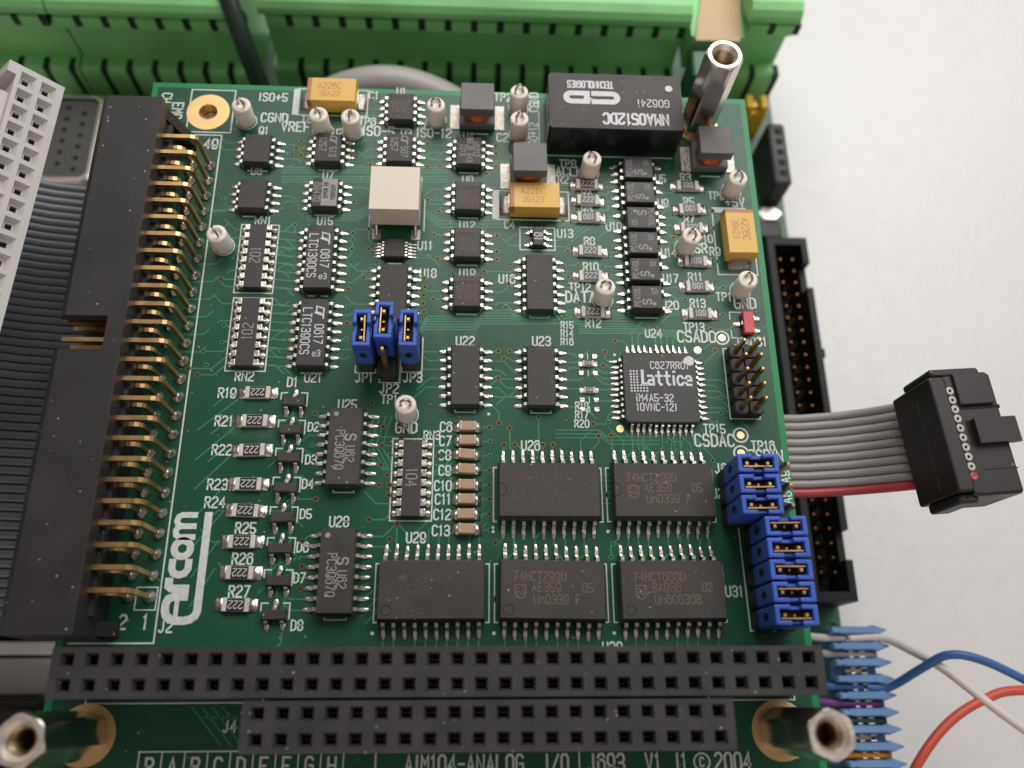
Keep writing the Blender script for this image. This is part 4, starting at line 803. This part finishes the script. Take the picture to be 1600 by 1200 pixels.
for k in range(6):
    for q_ in (-1,1): obj("socket_opening", MB().disc(q_*1.6, -6.4+2.6*k-(q_*.6), 11.42, .55, 12), "hole_dark", ins)
obj("ground_strip", MB().box(6.5,9.2,-14,10,8.0,8.3), "carrier_mask", ds)
# pale metal bracket and black block low beside the near corner
br = empty("metal_bracket", (-27,14,TZ)); tag(br, "pale metal bracket low beside the near board corner", "bracket")
obj("plate", MB().cbox(-22,8,-4.2,1.8,.05,7.0,.5), "bracket_white", br)
obj("rail", MB().cbox(-22,8.2,2.2,4.4,.05,10.5,.5), "bracket_white", br)
bk = empty("black_housing", (-27,-2,TZ)); tag(bk, "black housing low behind the near hex standoff", "housing")
obj("body", MB().cbox(-25,8.5,-22,10.8,.05,16,.8), "black_plastic", bk); obj("lid", MB().cbox(-24,7.5,-21,9.8,16.0,17.2,.5), "black_plastic", bk)
dk = empty("dark_relay", (-30,20.5,TZ)); tag(dk, "small dark block under the end of the long header", "component")
obj("body", MB().cbox(-9,-1.2,-1.8,6,.05,12,.6), "black_plastic", dk); obj("cover", MB().cbox(.2,5.2,-1.4,6,.05,11.5,.8), "terminal_dark", dk)

# ------------------------------------------------------------------ green terminal blocks along the far edge
def terminal(xa, xb, yl, lab, n, first):
    t = empty("terminal_block", ((xa+xb)/2, yl, CZ)); tag(t, lab, "terminal block", "green terminal blocks")
    L2 = (xb-xa)/2
    prof = [(-.6,0.05),(24,0.05),(24,28.6),(2.2,28.6),(.9,27.9),(0,26.6),(0,25.6),(.55,25.3)]
    b = MB()
    def px(prof_): return [[(-L2,y_,z_) for y_,z_ in prof_],[(L2,y_,z_) for y_,z_ in prof_]]
    b.loft(px([(3.2,.05),(24,.05),(24,28.6),(2.4,28.6),(.9,27.9),(.1,26.8),(0,25.8),(.35,25.0),(3.2,24.6)]))
    obj("body", b, "terminal_green", t)
    obj("front_lip", MB().loft(px([(-.6,.05),(3.2,.05),(3.2,11.4),(.3,11.4),(-.35,10.9),(-.6,10.0)])), "terminal_green", t)
    for k in range(n):
        cx = -L2+first+5.08*k
        if abs(cx) > L2-.6: continue
        obj("partition", MB().box(cx-1.85,cx+1.85,.12,3.19,22.0,24.62), "terminal_green", t)
        obj("wire_slot", MB().box(cx+2.54-.60,cx+2.54+.60,-.63,2.2,1.0,11.42), "terminal_dark", t)  # solid dark block painting the shade of a slot opening
        obj("notch", MB().box(cx+2.54-.66,cx+2.54+.66,.25,3.19,22.2,24.61), "terminal_dark", t)  # dark filler in place of the shade between partitions
terminal(-70, -32.0, 129.4, "green terminal block in the far row behind the grey socket end", 7, 3.6)
terminal(-31.6, 1.6, 129.4, "green terminal block in the far row behind the black header end", 7, 2.0)
terminal(6.9, 90.0, 131.2, "longest green terminal block in the far row behind the converter", 16, 3.0)
terminal(101.9, 112.0, 133.0, "short green end terminal block beyond the yellow jumper", 2, 2.54)
tp = empty("tape_strip", (97.0,138,CZ+23)); tag(tp, "strip of tan tape between two green terminal blocks", "tape")
obj("tape", MB().loft([[(-5.4,-7.5,-.2),(3.6,-7.5,-.2),(3.6,-7.5,0),(-5.4,-7.5,0)],[(-3.6,2,-.2),(4.6,2,-.2),(4.6,2,0),(-3.6,2,0)],[(-2,14,.8),(6.2,14,.8),(6.2,14,1),(-2,14,1)]]), "tape", tp)
obj("backing", MB().box(-5.9,4.7,-6.0,6,-9.5,-.6), "terminal_green", tp)
cs = empty("clear_spacer", (92.5,126.0,CZ)); tag(cs, "frosted pale green spacer behind the tall hex standoff", "spacer")
obj("body", MB().cbox(-1.5,7.2,-3,3.5,.05,21.5,.5), "ceramic_white" if False else "terminal_pale", cs) if False else obj("body", MB().cbox(-1.5,7.2,-3,3.5,.05,21.5,.5), "carrier_mask", cs)
wc = empty("gap_shade", (0,0,0)); tag(wc, "dark tube standing in for the shaded gap between two green terminal blocks", "cable")
obj("cable", MB().tube([(-3,150,-14),(-.5,138,-17),(2.5,130.5,-20.5),(4.5,125.5,-26),(6,122.5,-34),(6.5,121.5,-45)], 1.8, 14), "gap_shade_green", wc)  # no real cable: a dark tube drawn where the gap is in shade
gc = empty("grey_cable", (0,0,0)); tag(gc, "thick pale grey cable arching behind the far tantalum capacitor", "cable")
obj("cable", MB().tube([(8+46*i/24, 117+4.6*math.sin(math.pi*i/24), -39+9.5*math.sin(math.pi*i/24)) for i in range(25)], 3.4, 14), "wire_grey", gc)

# ------------------------------------------------------------------ grey ribbon socket lying on the cable, tilted
gs = empty("ribbon_socket", (0,0,0)); tag(gs, "light grey two-row ribbon socket tilted beside the black header", "connector")
Lx = Vector((-.046,-.999,-.016)).normalized(); Nz = Vector((.727,-.044,.685)); Nz = (Nz-Lx*Nz.dot(Lx)).normalized(); Dy = Nz.cross(Lx)
gs.matrix_world = Matrix.Translation(Vector((-10.41,85.13,12.61))*S) @ Matrix(((Lx.x,Dy.x,Nz.x,0),(Lx.y,Dy.y,Nz.y,0),(Lx.z,Dy.z,Nz.z,0),(0,0,0,1)))
# local x runs along the rows, local y across the two rows, local z out of the mating face
b = MB(); N = 25; P = 2.54; X0, X1 = -1.75, (N-1)*P+1.75; hx = .94; zi = -.80; hi = .84
dy = 2.54 if Dy.dot(Vector((.685,-.02,-.728))) > 0 else -2.54
Ya, Yb = min(0,dy)-1.5, max(0,dy)+1.85; ym = dy/2
xs = [X0]+[(k-.5)*P for k in range(1,N)]+[X1]
for r in range(2):
    cy = r*dy; ya, yb = (Ya, ym) if cy < ym else (ym, Yb)
    for k in range(N):
        xa, xb, cx = xs[k], xs[k+1], k*P
        rg = [[(xa,ya,0),(xb,ya,0),(xb,yb,0),(xa,yb,0)], [(cx-hx,cy-hx,0),(cx+hx,cy-hx,0),(cx+hx,cy+hx,0),(cx-hx,cy+hx,0)], [(cx-hi*.55,cy-hi*.75,zi),(cx+hi*.75,cy-hi*.75,zi),(cx+hi*.75,cy+hi*.55,zi),(cx-hi*.55,cy+hi*.55,zi)]]
        c_ = .40
        b.loft(rg, False)
        xx0, xx1, yy0, yy1 = cx-hi*.55, cx+hi*.75, cy-hi*.75, cy+hi*.55
        mx, my = (xx0+xx1)/2, (yy0+yy1)/2
        b.loft([[(xx0,yy0,zi),(xx1,yy0,zi),(xx1,yy1,zi),(xx0,yy1,zi)],[(mx-c_,my-c_,zi),(mx+c_,my-c_,zi),(mx+c_,my+c_,zi),(mx-c_,my+c_,zi)],[(mx-c_,my-c_,zi-3),(mx+c_,my-c_,zi-3),(mx+c_,my+c_,zi-3),(mx-c_,my+c_,zi-3)]], False)
        obj("contact_hole", MB().add([(mx-c_+.01,my-c_+.01,zi-.5),(mx+c_-.01,my-c_+.01,zi-.5),(mx+c_-.01,my+c_-.01,zi-.5),(mx-c_+.01,my+c_-.01,zi-.5)],[(0,1,2,3)]), "hole_dark", gs)
b.add([(X0,Ya,-9),(X1,Ya,-9),(X1,Yb,-9),(X0,Yb,-9),(X0,Ya,0),(X1,Ya,0),(X1,Yb,0),(X0,Yb,0)], [(0,1,5,4),(1,2,6,5),(2,3,7,6),(3,0,4,7),(3,2,1,0)])
obj("body", b, "grey_socket", gs)
far = Ya if dy > 0 else Yb; sg = -1 if dy > 0 else 1
rib = MB(); rib.box(X0, X0+1.6, min(far,far+sg*1.1), max(far,far+sg*1.1), -9, -.02); rib.box(X0+4.0, X1, min(far,far+sg*.9), max(far,far+sg*.9), -9, -1.2)
obj("side_rib", rib, "grey_socket", gs)
obj("cable_clamp", MB().box(X0+.5, X1-.5, Ya-1.2, Yb+1.0, -12.5, -9.02), "grey_socket", gs)
# dark ribbon running under the header
rb = empty("dark_ribbon_cable", (0,0,0)); tag(rb, "dark grey fifty-way ribbon cable passing under the black header", "cable")
wm = MB().tube([(-52,0,6),(-40,0,.5),(-32,0,-4.2),(-27,0,-7.0),(-22,0,-9.4),(-17,0,-11.2),(-12,0,-12.1),(-4,0,-12.6),(2,0,-13.2),(6,0,-16),(7.5,0,-22)], .66, 10).mesh("wire"); wm.materials.append(MATS["ribbon_dark"])
for k in range(53): obj("wire", wm, None, rb, (0, 84.4-1.27*k, 0))
# middle board of the stack, where the ribbons start
mb_ = empty("middle_board", (0,0,-16.84)); tag(mb_, "second green board of the stack directly under the top one", "circuit board")
obj("board_panel", MB().box(.5,BW-.5,1,BH-8,-1.6,0), "carrier_mask", mb_); obj("cable_header", MB().cbox(86,89,36,50,.05,4.5,.3), "black_plastic", mb_)

# ------------------------------------------------------------------ grey ten-way ribbon with black plug
rc = empty("ribbon_cable", (0,0,0)); tag(rc, "grey ten-way ribbon cable with one red wire and black plug", "cable")
for k in range(10):
    y_ = 48.15-1.27*k
    pts = [(84,y_,-12.4),(92,y_,-13.6),(98,y_,-13.4),(103,y_-.10,-11.6),(106.5,y_-.35,-8.8),(109,y_-.75,-5.4),(110.6,y_-1.1,-2.5),(111.0,y_-1.3,2.0)]
    obj("wire", MB().tube(pts, .645, 10), "ribbon_red" if k == 9 else "ribbon_grey", rc, label="red edge wire of the ribbon" if k == 9 else None)
yaw = R(4.9); PM = Matrix.Translation((111.15,40.3,5.2)) @ Matrix.Rotation(yaw, 4, 'Z') @ Matrix.Rotation(R(2.5), 4, 'Y')
def plug(name, b, m, lab=None): return obj(name, b.xf(PM), m, rc, label=lab)
b = MB(); b.cbox(-.75,6.1,-8.2,8.1,-8.2,0,.35)
pb = plug("plug_body", b, "idc_black", "black ten-way plug body")
plug("plug_cap", MB().cbox(-3.0,-.80,-7.6,7.6,-8.6,.55,.25).box(-.95,-.7,-7.9,-7.0,-4,.45), "idc_black")
for k in range(5): plug("cap_slit", MB().box(-3.03,-3.0,5.6-2.6*k-2.0,5.6-2.6*k,-3.2,-3.05), "insert_grey")
plug("latch_bar", MB().cbox(-2.4,4.6,7.7,8.8,-6.4,.2,.3), "idc_black"); plug("latch_bar", MB().cbox(-2.6,.2,-8.9,-7.6,-7.4,-.6,.3), "idc_black")
plug("polarising_key", MB().prism([(1.4,-.05),(6.7,-.05),(7.3,.25),(7.4,.6),(7.0,1.0),(1.4,1.0)], -1.7, 1.6), "idc_black")
plug("raised_pad", MB().cbox(.55,5.3,3.6,8.0,-.05,.45,.18), "idc_black")
plug("groove", MB().box(.6,6.12,3.05,3.55,-.6,.012), "hole_dark"); plug("groove", MB().box(.75,1.35,-1.7,1.6,-.1,.012), "hole_dark"); plug("groove", MB().box(1.2,6.12,-5.0,-4.9,-.6,.012), "hole_dark")
for k in range(10):
    y_ = 5.72-1.27*k; red = k == 9
    plug("wire_end", MB().lathe([(.56,-.2),(.56,.02),(.46,.09),(.24,.09),(.20,.04)], 14, -.15, y_), "ribbon_red" if red else "grey_socket", "cut red wire end" if red else None)
    if not red: plug("conductor_end", MB().disc(-.15, y_, .06, .2, 10), "hole_dark")

# ------------------------------------------------------------------ light blue wire connector and loose wires
mc = empty("wire_connector", (113,8,CZ)); tag(mc, "light blue insulation displacement connector with coloured wires", "connector")
YT = 19.0-8; zt = 12.0
obj("housing", MB().box(-4.6,3.0,-13.9,YT+.6,.05,8.4), "mta_blue", mc)
cols = ["wire_white","wire_grey",None,"wire_blue","wire_violet","wire_green",None,"wire_orange","wire_black"]
fp = [(-4.9,-.2),(-4.5,-.6),(-3.7,-.42),(-2.9,-.62),(1.7,-.60),(2.4,-.86),(4.5,-.12),(4.5,.12),(2.4,.86),(1.7,.60),(-2.9,.62),(-3.7,.42),(-4.5,.6),(-4.9,.2)]
fin = MB().loft([[(x,y,8.35) for x,y in fp],[(x,y,11.2) for x,y in fp],[(x*.97,y*.7,11.6) for x,y in fp]]).mesh("divider"); fin.materials.append(MATS["mta_blue"])
ct = MB().cbox(-2.3,-1.5,-.62,-.30,8.4,11.0,.1).cbox(-2.3,-1.5,.30,.62,8.4,11.0,.1).cbox(-.6,.5,-.62,-.30,8.4,11.0,.1).cbox(-.6,.5,.30,.62,8.4,11.0,.1).box(-2.3,2.4,-.62,.62,8.42,8.7).mesh("contact"); ct.materials.append(MATS["tin"])
for k in range(10): obj("divider", fin, None, mc, (0, YT-2.54*k+.2, 0))
for k, c_ in enumerate(cols):
    y_ = YT-2.54*k-1.07
    obj("contact", ct, None, mc, (0,y_,0))
    if c_: obj("wire_stub", MB().tube([(-12,y_+.8,6.5),(-8,y_+.5,8.8),(-5,y_+.1,9.9),(-2,y_,10.1),(2.6,y_,10.1)], .60, 10), c_, mc)
    else: obj("wire_seat", MB().box(.8,2.4,-.8+y_,.8+y_,8.4,9.2), "mta_blue", mc)
def wire(name, lab, pts, m, r=.68):
    P_ = [Vector(p_) for p_ in pts]; out = []
    for i in range(len(P_)-1):
        a, b_, c_, d_ = P_[max(i-1,0)], P_[i], P_[i+1], P_[min(i+2,len(P_)-1)]
        for j in range(8):
            t = j/8; out.append(.5*((2*b_)+(c_-a)*t+(2*a-5*b_+4*c_-d_)*t*t+(3*b_-a-3*c_+d_)*t**3))
    out.append(P_[-1])
    o = obj(name, MB().tube(out, r, 12), m); tag(o, lab, "wire"); return o
wire("loose_wire", "white wire leaving the far end of the light blue connector", [(111,17.9,-37.4),(116.5,17.9,-36.6),(119.5,15.6,-33),(122,12.7,-29),(127,7.6,-27),(133,3.0,-27),(150,-8,-30)], "wire_white")
wire("loose_wire", "blue wire rising from the middle of the light blue connector", [(113,10.3,-37.5),(116.4,10.3,-36.5),(119.5,13.0,-31),(122.4,14.8,-28),(127,14.0,-27),(135,10.5,-28),(155,2,-34)], "wire_blue")
wire("loose_wire", "red wire curving out past the near corner", [(108,-14,-36),(112.5,-7,-31),(114.6,-.9,-28),(120,4.8,-27.5),(126.5,8.3,-27.5),(133.5,9.6,-27.5),(155,8,-30)], "wire_red", .72)

# hand-soldered scatter: no two parts sit quite alike
for o in list(sc.objects):
    k = o.name.split(".")[0]
    if k in ("chip_resistor","ceramic_capacitor","diode"): o.rotation_euler.z += R(random.gauss(0,1.3)); o.location.x += random.gauss(0,.05)*S; o.location.y += random.gauss(0,.03)*S
    elif k.endswith("_pin_chip") or k == "tantalum_capacitor" or k == "power_inductor": o.rotation_euler.z += R(random.gauss(0,.45))
    elif k == "solder_joint": s_ = random.uniform(.86,1.14); o.scale = (random.uniform(.9,1.08), random.uniform(.92,1.06), s_)
    elif k == "lead": o.scale = (random.uniform(.975,1.03), random.uniform(.93,1.07), random.uniform(.96,1.04))
